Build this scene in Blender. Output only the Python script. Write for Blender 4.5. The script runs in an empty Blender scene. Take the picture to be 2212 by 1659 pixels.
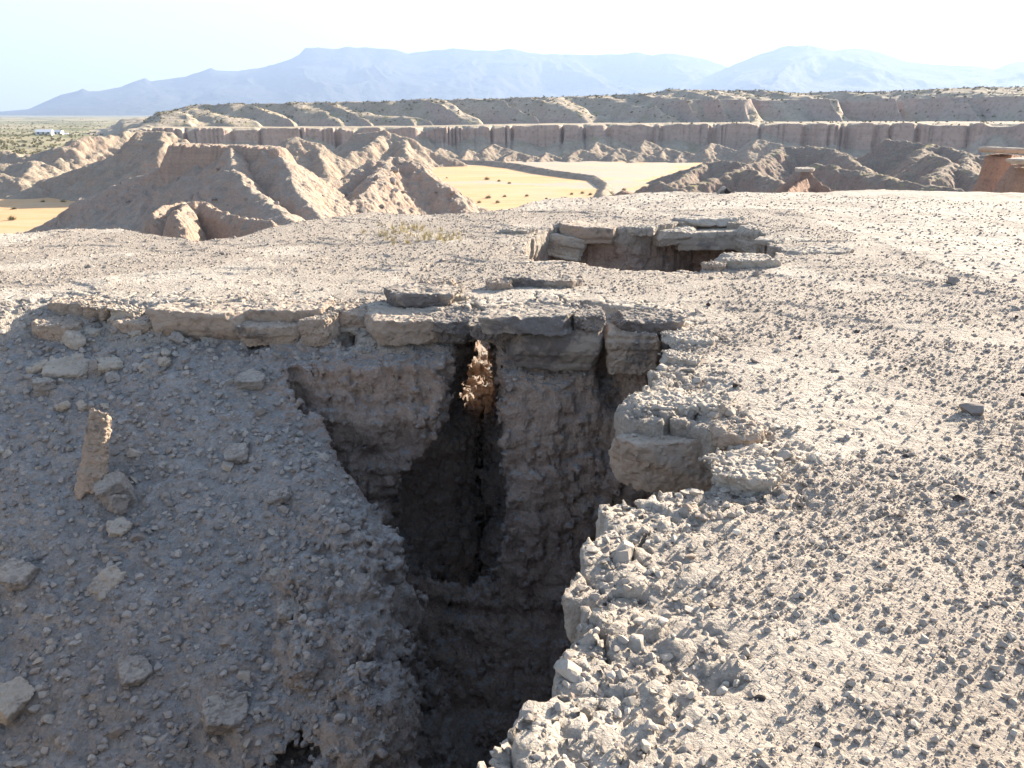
import bpy, math, random
import numpy as np
from mathutils import Vector
scene = bpy.context.scene

# ------------------------------------------------------------------ camera, sky, sun, exposure
PW, PH, FPX, HZ, CZ = 2212.0, 1659.0, 1721.0, 238.0, 1.6      # layout frame: image width, height, focal length, horizon row, eye height
PITCH = math.atan((PH / 2 - HZ) / FPX)
SUN_AZ, SUN_EL = math.radians(48), math.radians(20)           # azimuth measured from +Y towards +X
cam_d = bpy.data.cameras.new("camera")
cam_d.lens, cam_d.sensor_width = 36.0 * FPX / PW, 36.0
cam_d.clip_start, cam_d.clip_end = 0.1, 80000.0
cam = bpy.data.objects.new("camera", cam_d)
scene.collection.objects.link(cam)
cam.location = (0, 0, CZ)
cam.rotation_euler = (math.pi / 2 - PITCH, 0, 0)
scene.camera = cam

world = bpy.data.worlds.new("World")
scene.world = world
world.use_nodes = True
wn, wl = world.node_tree.nodes, world.node_tree.links
bg = wn["Background"]
sky = wn.new("ShaderNodeTexSky")
sky.sky_type = 'NISHITA'
sky.sun_disc = False
sky.sun_elevation = SUN_EL
sky.sun_rotation = SUN_AZ
sky.air_density, sky.dust_density, sky.ozone_density = 1.0, 1.2, 1.0
tc = wn.new("ShaderNodeTexCoord")
mp = wn.new("ShaderNodeMapping"); mp.inputs["Scale"].default_value = (1.0, 1.0, 5.0)
nz = wn.new("ShaderNodeTexNoise"); nz.inputs["Scale"].default_value = 2.2; nz.inputs["Detail"].default_value = 7.0
rp = wn.new("ShaderNodeValToRGB")
rp.color_ramp.elements[0].position, rp.color_ramp.elements[1].position = 0.33, 0.66
rp.color_ramp.elements[0].color = (0.6, 0.6, 0.6, 1)
mx = wn.new("ShaderNodeMixRGB"); mx.inputs[2].default_value = (3.5, 3.55, 3.7, 1)
wl.new(tc.outputs["Generated"], mp.inputs["Vector"]); wl.new(mp.outputs[0], nz.inputs["Vector"])
wl.new(nz.outputs["Fac"], rp.inputs[0])
ml = wn.new("ShaderNodeMath"); ml.operation = 'MULTIPLY'
sp = wn.new("ShaderNodeSeparateXYZ"); wl.new(tc.outputs["Generated"], sp.inputs[0])
vm = wn.new("ShaderNodeMapRange"); wl.new(sp.outputs[2], vm.inputs[0])
vm.inputs[1].default_value, vm.inputs[2].default_value, vm.inputs[3].default_value, vm.inputs[4].default_value = 0.06, 0.42, 1.0, 0.10
wl.new(vm.outputs[0], ml.inputs[1]); wl.new(rp.outputs[0], ml.inputs[0]); wl.new(ml.outputs[0], mx.inputs[0])
wl.new(sky.outputs[0], mx.inputs[1]); wl.new(mx.outputs[0], bg.inputs[0])
bg.inputs[1].default_value = 0.075

sun_d = bpy.data.lights.new("sun", 'SUN')
sun_d.energy, sun_d.angle, sun_d.color = 5.0, math.radians(0.5), (1.0, 0.878, 0.72)
sun = bpy.data.objects.new("sun", sun_d)
scene.collection.objects.link(sun)
SDIR = Vector((math.sin(SUN_AZ) * math.cos(SUN_EL), math.cos(SUN_AZ) * math.cos(SUN_EL), math.sin(SUN_EL)))
sun.rotation_euler = SDIR.to_track_quat('Z', 'Y').to_euler()

scene.view_settings.view_transform = 'Standard'
scene.view_settings.look = 'None'
scene.view_settings.exposure = 2.12
scene.view_settings.gamma = 1.0
scene.render.engine = 'CYCLES'
scene.cycles.use_denoising = True
scene.cycles.max_bounces = 6
scene.cycles.diffuse_bounces = 4
scene.cycles.volume_bounces = 0

# ------------------------------------------------------------------ helpers
def ray(px, py):
    u, v = (px - PW / 2) / FPX, (PH / 2 - py) / FPX
    c, s = math.cos(PITCH), math.sin(PITCH)
    return np.array([u, c + v * s, -s + v * c])
def P(px, py, z=0.0):                      # where the sight line of a layout point meets the level z
    d = ray(px, py)
    t = (z - CZ) / d[2]
    return np.array([d[0] * t, d[1] * t, z])
def PD(px, py, dist):                      # the point of that sight line at a horizontal distance
    d = ray(px, py)
    t = dist / math.hypot(d[0], d[1])
    return np.array([d[0] * t, d[1] * t, CZ + d[2] * t])

def link(o):
    scene.collection.objects.link(o)
    return o
def np_mesh(name, verts, faces, mat=None, smooth=True, attrs=None):
    """faces: (n,3) or (n,4) int array"""
    me = bpy.data.meshes.new(name)
    n, k = faces.shape
    me.vertices.add(len(verts)); me.vertices.foreach_set("co", np.ascontiguousarray(verts, np.float32).ravel())
    me.loops.add(n * k); me.loops.foreach_set("vertex_index", np.ascontiguousarray(faces, np.int32).ravel())
    me.polygons.add(n); me.polygons.foreach_set("loop_start", np.arange(0, n * k, k, dtype=np.int32))
    me.polygons.foreach_set("use_smooth", np.full(n, smooth, bool))
    if attrs:
        for an, arr in attrs.items():
            if arr.ndim == 1:
                a = me.attributes.new(an, 'FLOAT', 'POINT'); a.data.foreach_set("value", arr.astype(np.float32))
            else:
                a = me.attributes.new(an, 'FLOAT_COLOR', 'POINT')
                a.data.foreach_set("color", np.hstack([arr, np.ones((len(arr), 1))]).astype(np.float32).ravel())
    me.update(calc_edges=True)
    if mat: me.materials.append(mat)
    return me
def mesh_obj(name, me, loc=(0, 0, 0), parent=None):
    o = link(bpy.data.objects.new(name, me))
    o.location = loc
    if parent: o.parent = parent
    return o
def tag(o, label=None, cat=None, group=None, kind=None):
    if label: o["label"] = label
    if cat: o["category"] = cat
    if group: o["group"] = group
    if kind: o["kind"] = kind
    return o
def grid_faces(nu, nv):
    i = np.arange(nu * nv).reshape(nu, nv)
    return np.stack([i[:-1, :-1], i[1:, :-1], i[1:, 1:], i[:-1, 1:]], -1).reshape(-1, 4)

rng = np.random.default_rng(7)
random.seed(7)
PERM = np.random.default_rng(3).permutation(512).astype(np.int64)
GA = np.random.default_rng(4).uniform(0, 2 * math.pi, 512)
GX, GY = np.cos(GA), np.sin(GA)
def perlin(x, y, seed=0):
    x = np.asarray(x, float) + seed * 17.31; y = np.asarray(y, float) - seed * 9.77
    xi, yi = np.floor(x).astype(np.int64), np.floor(y).astype(np.int64)
    xf, yf = x - xi, y - yi
    u, v = xf * xf * xf * (xf * (xf * 6 - 15) + 10), yf * yf * yf * (yf * (yf * 6 - 15) + 10)
    def g(ix, iy, dx, dy):
        h = PERM[(PERM[ix & 511] + iy) & 511]
        return GX[h] * dx + GY[h] * dy
    a = g(xi, yi, xf, yf); b = g(xi + 1, yi, xf - 1, yf)
    c = g(xi, yi + 1, xf, yf - 1); d = g(xi + 1, yi + 1, xf - 1, yf - 1)
    return 1.5 * ((a + u * (b - a)) * (1 - v) + (c + u * (d - c)) * v)
def fbm(x, y, oct=4, seed=0, gain=0.5):
    s, a = 0.0, 1.0
    for k in range(oct):
        s = s + a * perlin(x * 2 ** k, y * 2 ** k, seed + k * 3); a *= gain
    return s
def voro2(x, y, seed=0):
    """cells one unit wide: random value of the nearest cell, and how far its border is"""
    xi, yi = np.floor(x).astype(np.int64), np.floor(y).astype(np.int64)
    f1 = np.full(np.shape(x), 9.0); f2 = f1.copy(); val = np.zeros(np.shape(x)); tilt = val.copy()
    for i in (-1, 0, 1):
        for j in (-1, 0, 1):
            h = PERM[(PERM[(xi + i + seed * 7) & 511] + yi + j) & 511]
            px, py = xi + i + 0.12 + 0.76 * (h / 512.0), yi + j + 0.12 + 0.76 * (PERM[(h + 91) & 511] / 512.0)
            d = np.hypot(px - x, py - y)
            near = d < f1
            f2 = np.where(near, f1, np.minimum(f2, d)); val = np.where(near, PERM[(h + 33) & 511] / 512.0, val)
            tilt = np.where(near, (x - px) * (PERM[(h + 7) & 511] / 256.0 - 1) + (y - py) * (PERM[(h + 57) & 511] / 256.0 - 1), tilt); f1 = np.where(near, d, f1)
    return val, f2 - f1, tilt
def sstep(a, b, x):
    t = np.clip((x - a) / (b - a), 0, 1)
    return t * t * (3 - 2 * t)
def fft_noise3(n, beta, seed, stretch=(1, 1, 1), kmin=1.0):
    r = np.random.default_rng(seed).standard_normal((n, n, n)).astype(np.float32)
    f = np.fft.rfftn(r)
    k = np.fft.fftfreq(n) * n; kz = np.arange(n // 2 + 1)
    kk = np.sqrt((k[:, None, None] * stretch[0]) ** 2 + (k[None, :, None] * stretch[1]) ** 2 + (kz[None, None, :] * stretch[2]) ** 2)
    kk[0, 0, 0] = 1
    amp = (kk + kmin) ** (-beta); amp[0, 0, 0] = 0
    o = np.fft.irfftn(f * amp, s=(n, n, n)).astype(np.float32)
    return o / o.std()
NV = 160
VOL = fft_noise3(NV, 2.1, 11, kmin=6)                     # lumpy, all directions alike
FLU = fft_noise3(NV, 2.0, 12, stretch=(1, 1, 5), kmin=6)  # drawn out up and down: runnels on the walls

def sd_poly(X, Y, poly):
    """signed distance to a closed outline, negative inside"""
    d2 = np.full(np.shape(X), 1e18); s = np.ones(np.shape(X), bool)
    m = len(poly)
    for i in range(m):
        ax, ay = poly[i][0], poly[i][1]; bx, by = poly[i - 1][0], poly[i - 1][1]
        ex, ey = bx - ax, by - ay
        wx, wy = X - ax, Y - ay
        t = np.clip((wx * ex + wy * ey) / (ex * ex + ey * ey + 1e-12), 0, 1)
        d2 = np.minimum(d2, (wx - ex * t) ** 2 + (wy - ey * t) ** 2)
        c1, c2, c3 = Y >= ay, Y < by, ex * wy > ey * wx
        s ^= (c1 & c2 & c3) | (~c1 & ~c2 & ~c3)
    return np.where(s, 1, -1) * np.sqrt(d2)

def surface_nets(fn, lo, vox, nb, k=2.6, chunk=1500):
    """mesh the zero level of fn(ix,iy,iz) (negative = solid) on a lattice of nb blocks of 8 cells"""
    NX, NY, NZ = [b * 8 + 2 for b in nb]
    bx, by, bz = np.meshgrid(*[np.arange(b) for b in nb], indexing='ij')
    B = np.stack([bx.ravel(), by.ravel(), bz.ravel()], 1)
    keep = []
    for s in range(0, len(B), 400000):
        b = B[s:s + 400000]
        dc = fn(b[:, 0] * 8 + 4, b[:, 1] * 8 + 4, b[:, 2] * 8 + 4)
        keep.append(np.abs(dc) < 8 * vox * 0.87 * k)
    B = B[np.concatenate(keep)]
    l9 = np.arange(9)
    keys, verts, quads = [], [], []
    corner = [(i, j, l) for i in (0, 1) for j in (0, 1) for l in (0, 1)]
    edges = [(a, b) for a in range(8) for b in range(a + 1, 8) if sum(abs(corner[a][q] - corner[b][q]) for q in range(3)) == 1]
    for s in range(0, len(B), chunk):
        b = B[s:s + chunk]
        I = (b[:, 0] * 8)[:, None, None, None] + l9[None, :, None, None]
        J = (b[:, 1] * 8)[:, None, None, None] + l9[None, None, :, None]
        K = (b[:, 2] * 8)[:, None, None, None] + l9[None, None, None, :]
        D = fn(*np.broadcast_arrays(I, J, K)).astype(np.float32)
        N = D < 0
        cnt = sum(N[:, i:i + 8, j:j + 8, l:l + 8].astype(np.int8) for i, j, l in corner)
        n, ci, cj, ck = np.nonzero((cnt > 0) & (cnt < 8))
        if len(n):
            cv = np.stack([D[n, ci + i, cj + j, ck + l] for i, j, l in corner], 1)
            acc = np.zeros((len(n), 3)); num = np.zeros(len(n))
            for a, c in edges:
                da, dc = cv[:, a], cv[:, c]
                m = (da < 0) != (dc < 0)
                t = np.where(m, da / np.where(m, da - dc, 1), 0)
                for q in range(3):
                    acc[:, q] += m * (corner[a][q] + t * (corner[c][q] - corner[a][q]))
                num += m
            acc /= num[:, None]
            g = np.stack([b[n, 0] * 8 + ci, b[n, 1] * 8 + cj, b[n, 2] * 8 + ck], 1)
            keys.append((g[:, 0] * NY + g[:, 1]) * NZ + g[:, 2])
            verts.append((g + acc) * vox + np.array(lo))
        for ax in range(3):
            A0 = N[:, :8, :8, :8]
            A1 = [N[:, 1:, :8, :8], N[:, :8, 1:, :8], N[:, :8, :8, 1:]][ax]
            n, i, j, l = np.nonzero(A0 != A1)
            if not len(n): continue
            g = np.stack([b[n, 0] * 8 + i, b[n, 1] * 8 + j, b[n, 2] * 8 + l], 1)
            u, v = (ax + 1) % 3, (ax + 2) % 3
            qs = []
            for du, dv in ((-1, -1), (0, -1), (0, 0), (-1, 0)):
                h = g.copy(); h[:, u] += du; h[:, v] += dv
                ok = (h >= 0).all(1)
                qs.append(np.where(ok, (h[:, 0] * NY + h[:, 1]) * NZ + h[:, 2], -1))
            q = np.stack(qs, 1)
            flip = ~A0[n, i, j, l]
            q[flip] = q[flip][:, ::-1]
            quads.append(q)
    keys = np.concatenate(keys); verts = np.concatenate(verts); quads = np.concatenate(quads)
    o = np.argsort(keys); keys, verts = keys[o], verts[o]
    idx = np.clip(np.searchsorted(keys, quads), 0, len(keys) - 1)
    ok = (keys[idx] == quads).all(1)
    return verts, idx[ok]

# ------------------------------------------------------------------ materials
class NT:
    def __init__(s, name, disp='BUMP'):
        s.m = bpy.data.materials.new(name); s.m.use_nodes = True
        s.t = s.m.node_tree; s.bsdf = s.t.nodes["Principled BSDF"]; s.out = s.t.nodes["Material Output"]
        s.bsdf.inputs["Roughness"].default_value = 0.95
        s.bsdf.inputs["Specular IOR Level"].default_value = 0.15
        s.m.displacement_method = disp
        s.geo = s.t.nodes.new("ShaderNodeNewGeometry")
        s.pos = s.geo.outputs["Position"]
        s.sep = s.t.nodes.new("ShaderNodeSeparateXYZ"); s.t.links.new(s.pos, s.sep.inputs[0])
        s.sepn = s.t.nodes.new("ShaderNodeSeparateXYZ"); s.t.links.new(s.geo.outputs["True Normal"], s.sepn.inputs[0])
    def put(s, inp, v):
        if isinstance(v, bpy.types.NodeSocket): s.t.links.new(v, inp)
        elif isinstance(v, (tuple, list)) and len(v) == 3 and inp.type == 'RGBA': inp.default_value = (*v, 1)
        else: inp.default_value = v
    def noise(s, scale, detail=4, rough=0.55, vec=None, dist=0.0):
        n = s.t.nodes.new("ShaderNodeTexNoise")
        s.put(n.inputs["Vector"], vec or s.pos)
        n.inputs["Scale"].default_value = scale; n.inputs["Detail"].default_value = detail
        n.inputs["Roughness"].default_value = rough; n.inputs["Distortion"].default_value = dist
        return n.outputs["Fac"]
    def voro(s, scale, feature='F1', vec=None, out="Distance", rnd=1.0):
        n = s.t.nodes.new("ShaderNodeTexVoronoi"); n.feature = feature
        s.put(n.inputs["Vector"], vec or s.pos); n.inputs["Scale"].default_value = scale
        n.inputs["Randomness"].default_value = rnd
        return n.outputs[out]
    def scaled(s, sc, vec=None):
        n = s.t.nodes.new("ShaderNodeMapping"); s.put(n.inputs["Vector"], vec or s.pos); n.inputs["Scale"].default_value = sc
        return n.outputs[0]
    def math(s, op, a, b=0.0, c=0.0, clamp=False):
        n = s.t.nodes.new("ShaderNodeMath"); n.operation = op; n.use_clamp = clamp
        for i, v in enumerate((a, b, c)): s.put(n.inputs[i], v)
        return n.outputs[0]
    def rng(s, v, a, b, c=0.0, d=1.0):
        n = s.t.nodes.new("ShaderNodeMapRange"); n.interpolation_type = 'SMOOTHSTEP'
        s.put(n.inputs[0], v)
        for i, q in enumerate((a, b, c, d)): n.inputs[i + 1].default_value = q
        return n.outputs[0]
    def mix(s, f, a, b, mode='MIX'):
        n = s.t.nodes.new("ShaderNodeMixRGB"); n.blend_type = mode
        s.put(n.inputs[0], f); s.put(n.inputs[1], a); s.put(n.inputs[2], b)
        return n.outputs[0]
    def attr(s, name, out="Fac"):
        n = s.t.nodes.new("ShaderNodeAttribute"); n.attribute_name = name
        return n.outputs[out]
    def objrand(s):
        return s.t.nodes.new("ShaderNodeObjectInfo").outputs["Random"]
    def color(s, v): s.put(s.bsdf.inputs["Base Color"], v); return s
    def disp(s, h, scale, mid=0.5):
        n = s.t.nodes.new("ShaderNodeDisplacement"); s.put(n.inputs["Height"], h)
        n.inputs["Midlevel"].default_value = mid; n.inputs["Scale"].default_value = scale
        s.t.links.new(n.outputs[0], s.out.inputs["Displacement"]); return s

PALE, GREY, MUD, DARKMUD = (0.46, 0.412, 0.35), (0.36, 0.335, 0.305), (0.335, 0.25, 0.2), (0.25, 0.185, 0.15)

def mat_ground():
    g = NT("ground_soil", 'BOTH')
    z = g.math('ADD', g.sep.outputs[2], g.math('MULTIPLY', g.math('SUBTRACT', g.noise(1.3, 3), 0.5), 0.25))
    # mudstone with beds
    bed = g.noise(1.0, 5, 0.6, vec=g.scaled((0.35, 0.35, 7.0)))
    mud = g.mix(g.rng(bed, 0.35, 0.65), MUD, (0.40, 0.315, 0.255))
    mud = g.mix(g.rng(g.noise(3.0, 5), 0.5, 0.75), mud, DARKMUD)
    # pale top bed and plateau soil
    top = g.mix(g.rng(g.noise(0.9, 6, 0.6), 0.38, 0.62), (0.37, 0.325, 0.275), PALE)
    top = g.mix(g.rng(g.noise(14, 4, 0.6), 0.5, 0.8), top, (0.28, 0.24, 0.20))
    mud = g.mix(g.math('MULTIPLY', g.attr('greyed'), 0.75, clamp=True), mud, g.mix(g.rng(bed, 0.35, 0.65), (0.30, 0.275, 0.25), (0.38, 0.345, 0.31)))
    top = g.mix(g.math('MULTIPLY', g.attr('gravelly'), 0.7), top, (0.345, 0.298, 0.25))
    c = g.mix(g.rng(z, -0.34, -0.20), mud, top)
    # loose grey debris lies where the slope is gentle
    deb = g.mix(g.rng(g.noise(6, 5, 0.65), 0.35, 0.7), (0.265, 0.26, 0.252), (0.35, 0.342, 0.33))
    deb = g.mix(g.rng(g.noise(0.9, 4), 0.5, 0.8, 0, 0.45), deb, (0.27, 0.24, 0.215))
    c = g.mix(g.rng(g.sepn.outputs[2], 0.62, 0.85), c, g.mix(g.rng(z, -0.30, -0.14), deb, top))
    v = g.voro(55.0, out="Color")
    sv = g.t.nodes.new("ShaderNodeSeparateColor"); g.t.links.new(v, sv.inputs[0])
    c = g.mix(0.35, c, g.mix(sv.outputs[0], (0.55, 0.55, 0.55), (1.25, 1.22, 1.18)), 'MULTIPLY')
    g.color(c)
    h = g.math('MULTIPLY', g.noise(22, 8, 0.68), 0.9)
    h = g.math('ADD', h, g.math('MULTIPLY', g.math('SUBTRACT', 1.0, g.voro(48.0)), 0.16))
    h = g.math('ADD', h, g.math('MULTIPLY', g.math('SUBTRACT', 1.0, g.voro(110.0)), 0.07))
    h = g.math('ADD', h, g.math('MULTIPLY', g.noise(26, 5, 0.65, vec=g.scaled((1, 1, 0.22))), g.rng(g.sepn.outputs[2], 0.3, 0.7, 0.7, 0.0)))
    g.disp(h, 0.032, 0.65)
    return g.m
def mat_terrain():
    g = NT("terrain_soil")
    cov = g.attr("cover")
    soil = g.mix(g.rng(g.noise(0.03, 6, 0.6), 0.35, 0.65), (0.36, 0.30, 0.235), (0.42, 0.365, 0.30))
    grass = g.mix(g.rng(g.noise(0.12, 9, 0.72, vec=g.scaled((0.35, 1.6, 1))), 0.38, 0.62), (0.56, 0.335, 0.155), (0.56, 0.39, 0.235))
    grass = g.mix(g.rng(g.noise(0.045, 7, 0.7), 0.5, 0.68, 0, 0.7), grass, (0.43, 0.345, 0.245))
    grass = g.mix(g.rng(g.noise(0.7, 6, 0.75, vec=g.scaled((0.6, 1.6, 1))), 0.55, 0.72, 0, 0.5), grass, (0.34, 0.27, 0.14))
    far = g.mix(g.rng(g.noise(0.012, 6, 0.65, vec=g.scaled((0.5, 1.6, 1))), 0.4, 0.6), (0.17, 0.17, 0.085), (0.36, 0.31, 0.20))
    wash = g.mix(g.rng(g.noise(0.05, 6, 0.7, vec=g.scaled((0.4, 1.5, 1))), 0.35, 0.65), (0.40, 0.345, 0.29), (0.46, 0.37, 0.245))
    top = g.mix(g.rng(g.noise(0.9, 6, 0.6), 0.38, 0.62), (0.37, 0.325, 0.275), PALE)
    top = g.mix(g.rng(g.noise(14, 4, 0.6), 0.5, 0.8), top, (0.28, 0.24, 0.20))
    c = g.mix(g.rng(cov, 0.0, 1.0), soil, grass)
    c = g.mix(g.rng(cov, 1.0, 2.0), c, wash)
    c = g.mix(g.rng(cov, 2.0, 3.0), c, far)
    c = g.mix(g.rng(cov, 3.5, 4.5), c, top)
    v = g.voro(55.0, out="Color")
    sv = g.t.nodes.new("ShaderNodeSeparateColor"); g.t.links.new(v, sv.inputs[0])
    spk = g.mix(sv.outputs[0], (0.55, 0.55, 0.55), (1.25, 1.22, 1.18))
    c = g.mix(g.rng(cov, 3.5, 4.5, 0, 0.35), c, spk, 'MULTIPLY')
    g.color(c)
    h = g.math('ADD', g.noise(9, 8, 0.62), g.math('MULTIPLY', g.math('SUBTRACT', 1.0, g.voro(48.0)), 0.16))
    g.disp(h, 0.05, 0.72)
    return g.m
def mat_hill(name, face, talus, bedscale, bump, nscale, scrub=None):
    g = NT(name)
    bed = g.noise(bedscale, 5, 0.65, vec=g.scaled((0.08, 0.08, 3.0)))
    f = g.mix(g.rng(bed, 0.35, 0.66), face, tuple(0.87 * q for q in face))
    t = g.mix(g.rng(g.noise(nscale, 7, 0.65), 0.35, 0.68), talus, tuple(0.74 * q for q in talus))
    c = g.mix(g.rng(g.sepn.outputs[2], 0.55, 0.8), f, t)
    if scrub:
        c = g.mix(g.math('MULTIPLY', g.rng(g.noise(nscale * 2.2, 6, 0.7), 0.52, 0.66), g.rng(g.sepn.outputs[2], 0.6, 0.9)), c, scrub)
    c = g.mix(g.rng(g.noise(nscale * 9, 5, 0.7), 0.48, 0.7, 0, 0.7), c, tuple(0.5 * q for q in talus))
    g.color(c)
    g.disp(g.math('ADD', g.noise(nscale * 2, 9, 0.7), g.math('MULTIPLY', g.noise(nscale * 4, 4, 0.6, vec=g.scaled((1, 1, 0.15))), 0.6)), bump, 0.5)
    return g.m
def mat_rock(name, base, alt, stain=None, stain_amt=0.5, strata=12.0):
    g = NT(name)
    bed = g.noise(strata, 5, 0.6, vec=g.scaled((0.12, 0.12, 1.4)))
    c = g.mix(g.rng(bed, 0.36, 0.64), base, alt)
    c = g.mix(g.rng(g.noise(5.0, 6, 0.65), 0.5, 0.75), c, tuple(0.7 * q for q in base))
    if stain:
        c = g.mix(g.rng(g.noise(2.4, 6, 0.65), 0.62 - 0.25 * stain_amt, 0.72 - 0.25 * stain_amt), c, stain)
    # pale dust settles on level faces
    c = g.mix(g.math('MULTIPLY', g.rng(g.sepn.outputs[2], 0.7, 0.95), g.rng(g.noise(7, 5, 0.6), 0.3, 0.6, 0.1, 0.7)), c, (0.43, 0.38, 0.315))
    g.color(c)
    crack = g.math('MULTIPLY', g.rng(g.voro(2.2, 'DISTANCE_TO_EDGE', vec=g.mix(0.12, g.scaled((1, 1, 2.0)), g.t.nodes['Noise Texture'].outputs['Color'])), 0.0, 0.03), 0.12)
    h = g.math('ADD', g.noise(11, 9, 0.66), crack)
    h = g.math('ADD', h, g.math('MULTIPLY', bed, 0.5))
    g.disp(h, 0.028, 0.5)
    return g.m
def mat_pebble(name):
    g = NT(name)
    a = g.attr("tint", "Color")
    g.color(g.mix(g.rng(g.noise(60, 4, 0.6), 0.4, 0.7, 0, 0.35), a, (0.22, 0.20, 0.18)))
    return g.m
def mat_stone(name, a, b):
    g = NT(name)
    c = g.mix(g.objrand(), a, b)
    g.color(g.mix(g.rng(g.noise(22, 6, 0.65), 0.42, 0.7), c, tuple(0.62 * q for q in a)))
    g.disp(g.math('ADD', g.noise(30, 8, 0.7), g.math('MULTIPLY', g.noise(9, 4, 0.6), 1.2)), 0.03)
    return g.m
def mat_plain(name, c, rough=0.8, var=0.25, scale=8):
    g = NT(name)
    g.color(g.mix(g.noise(scale, 4), c, tuple(q * (1 - var) for q in c)))
    g.bsdf.inputs["Roughness"].default_value = rough
    return g.m

M_GROUND, M_TERR = mat_ground(), mat_terrain()
M_BUTTE = mat_hill("butte_mudstone", (0.43, 0.32, 0.245), (0.40, 0.335, 0.27), 0.9, 0.5, 0.5)
M_HILL = mat_hill("badland_soil", (0.40, 0.30, 0.225), (0.38, 0.315, 0.24), 0.6, 0.7, 0.25)
M_MESA = mat_hill("mesa_mudstone", (0.45, 0.35, 0.285), (0.45, 0.375, 0.28), 0.12, 1.2, 0.06, (0.33, 0.285, 0.165))
M_DARKHILL = mat_hill("dark_badland_soil", (0.32, 0.235, 0.185), (0.30, 0.245, 0.19), 0.5, 0.7, 0.22, (0.34, 0.29, 0.13))
M_RED = mat_hill("red_mudstone", (0.37, 0.25, 0.185), (0.35, 0.255, 0.195), 1.6, 0.16, 1.2)
M_MOUNT = mat_hill("mountain_rock", (0.085, 0.08, 0.07), (0.075, 0.07, 0.058), 0.004, 40.0, 0.002)
M_BUFF = mat_rock("buff_sandstone", (0.40, 0.31, 0.235), (0.345, 0.275, 0.215), (0.17, 0.145, 0.125), 0.25)
M_DARK = mat_rock("varnished_sandstone", (0.35, 0.29, 0.235), (0.28, 0.235, 0.195), (0.165, 0.143, 0.128), 0.85)
M_PALE = mat_rock("pale_sandstone", (0.45, 0.395, 0.325), (0.39, 0.335, 0.275), (0.24, 0.21, 0.185), 0.15)
M_SLOPE = mat_rock("grey_sandstone", (0.33, 0.295, 0.26), (0.275, 0.25, 0.225), (0.20, 0.18, 0.16), 0.3)
M_PEB = mat_pebble("gravel_stones")
M_CHIP = mat_stone("pale_rubble_stone", (0.45, 0.40, 0.335), (0.36, 0.31, 0.255))
M_BLACK = mat_stone("dark_stone", (0.05, 0.042, 0.04), (0.10, 0.08, 0.07))
M_BROWNCHIP = mat_stone("brown_grey_stone", (0.32, 0.28, 0.245), (0.26, 0.22, 0.19))
M_LEAF = mat_plain("shrub_leaf", (0.24, 0.215, 0.11), 0.8, 0.4, 3)
M_TWIG = mat_plain("shrub_twig", (0.16, 0.12, 0.08))
M_STRAW = mat_plain("dry_grass", (0.52, 0.42, 0.20), 0.9, 0.35, 12)

# ------------------------------------------------------------------ the near mesa: level top, pit, slot, second pit
def R2(*pts, z=0.0): return [tuple(P(a, b, z)[:2]) for a, b in pts]
BROW = [(-500, 520), (-200, 512), (0, 509), (130, 503), (260, 497), (330, 512), (430, 524), (520, 520), (560, 508), (640, 486), (800, 461), (900, 470), (1040, 464),
        (1150, 440), (1240, 428), (1300, 424), (1480, 418), (1800, 415), (2000, 414), (2212, 416), (2500, 415)]
BP = np.array([P(a, b)[:2] for a, b in BROW])
BAZ, BRAD = np.arctan2(BP[:, 0], BP[:, 1]), np.hypot(BP[:, 0], BP[:, 1])
BAZ = np.concatenate([[-math.pi, -1.2, -0.75], BAZ, [0.8, 1.2, math.pi]])
BRAD = np.concatenate([[26, 14, 11], BRAD, [18, 22, 26]])
ZB = -20.0
def h_top(x, y):
    az, r = np.arctan2(x, y), np.hypot(x, y)
    rb = np.interp(az, BAZ, BRAD)
    d = r - rb + 0.25 * perlin(x * 0.5, y * 0.5, 5) - 0.2
    und = 0.022 * fbm(x * 0.35, y * 0.35, 3, 1) + 0.012 * fbm(x * 1.7, y * 1.7, 3, 2) * (r < 40)
    n = fbm(x * 0.55, y * 0.8, 3, 8)
    ledge = (0.016 * sstep(0.10, 0.16, n) + 0.016 * sstep(-0.26, -0.20, n) - 0.016) * sstep(4.5, 7, r)       # broken edges of thin beds
    dd = np.maximum(d, 0)
    drop = np.where(d > 0, 0.75 * dd * dd / (dd + 0.8), 0) * (1 + 0.12 * fbm(x * 0.3, y * 0.3, 3, 9))
    return und + ledge * np.clip(1 - dd, 0, 1) - drop

RIM = R2((985, 1760), (1030, 1650), (1100, 1560), (1150, 1470), (1190, 1390), (1232, 1330), (1262, 1240), (1300, 1150), (1312, 1095),
         (1370, 1078), (1450, 1062), (1555, 1025), (1575, 960), (1570, 930), (1480, 905), (1370, 893), (1352, 880), (1400, 835), (1440, 780), (1468, 715),
         (1440, 674), (1310, 656), (1180, 650), (1070, 668), (1035, 668), (1000, 674), (930, 670), (790, 662), (700, 642), (600, 660),
         (520, 650), (430, 658), (340, 646), (250, 642), (160, 632), (90, 640), (0, 648), (-80, 662))
RIM += [(-5.9, 6.2), (-6.1, 3.0), (-4.8, 1.3), (-2.2, 1.05), (-0.5, 1.15)]
def S_floor(x, y):                                   # debris slope below the left rim
    s = -0.35 + 0.56 * (y - 6.25) + 0.02 * (x + 2)
    s = s + 0.05 * fbm(x * 0.9, y * 0.9, 3, 21) + 0.025 * fbm(x * 3, y * 3, 3, 22)
    s = s + 0.40 * sstep(-3.9, -5.0, x) * sstep(4.5, 6.5, y)           # merges with the top at the far left
    return s
def on_slope(px, py):
    d = ray(px, py); t = (-0.35 - 0.56 * 6.25 - CZ) / (d[2] - 0.56 * d[1])
    return (d[0] * t, d[1] * t)
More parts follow.
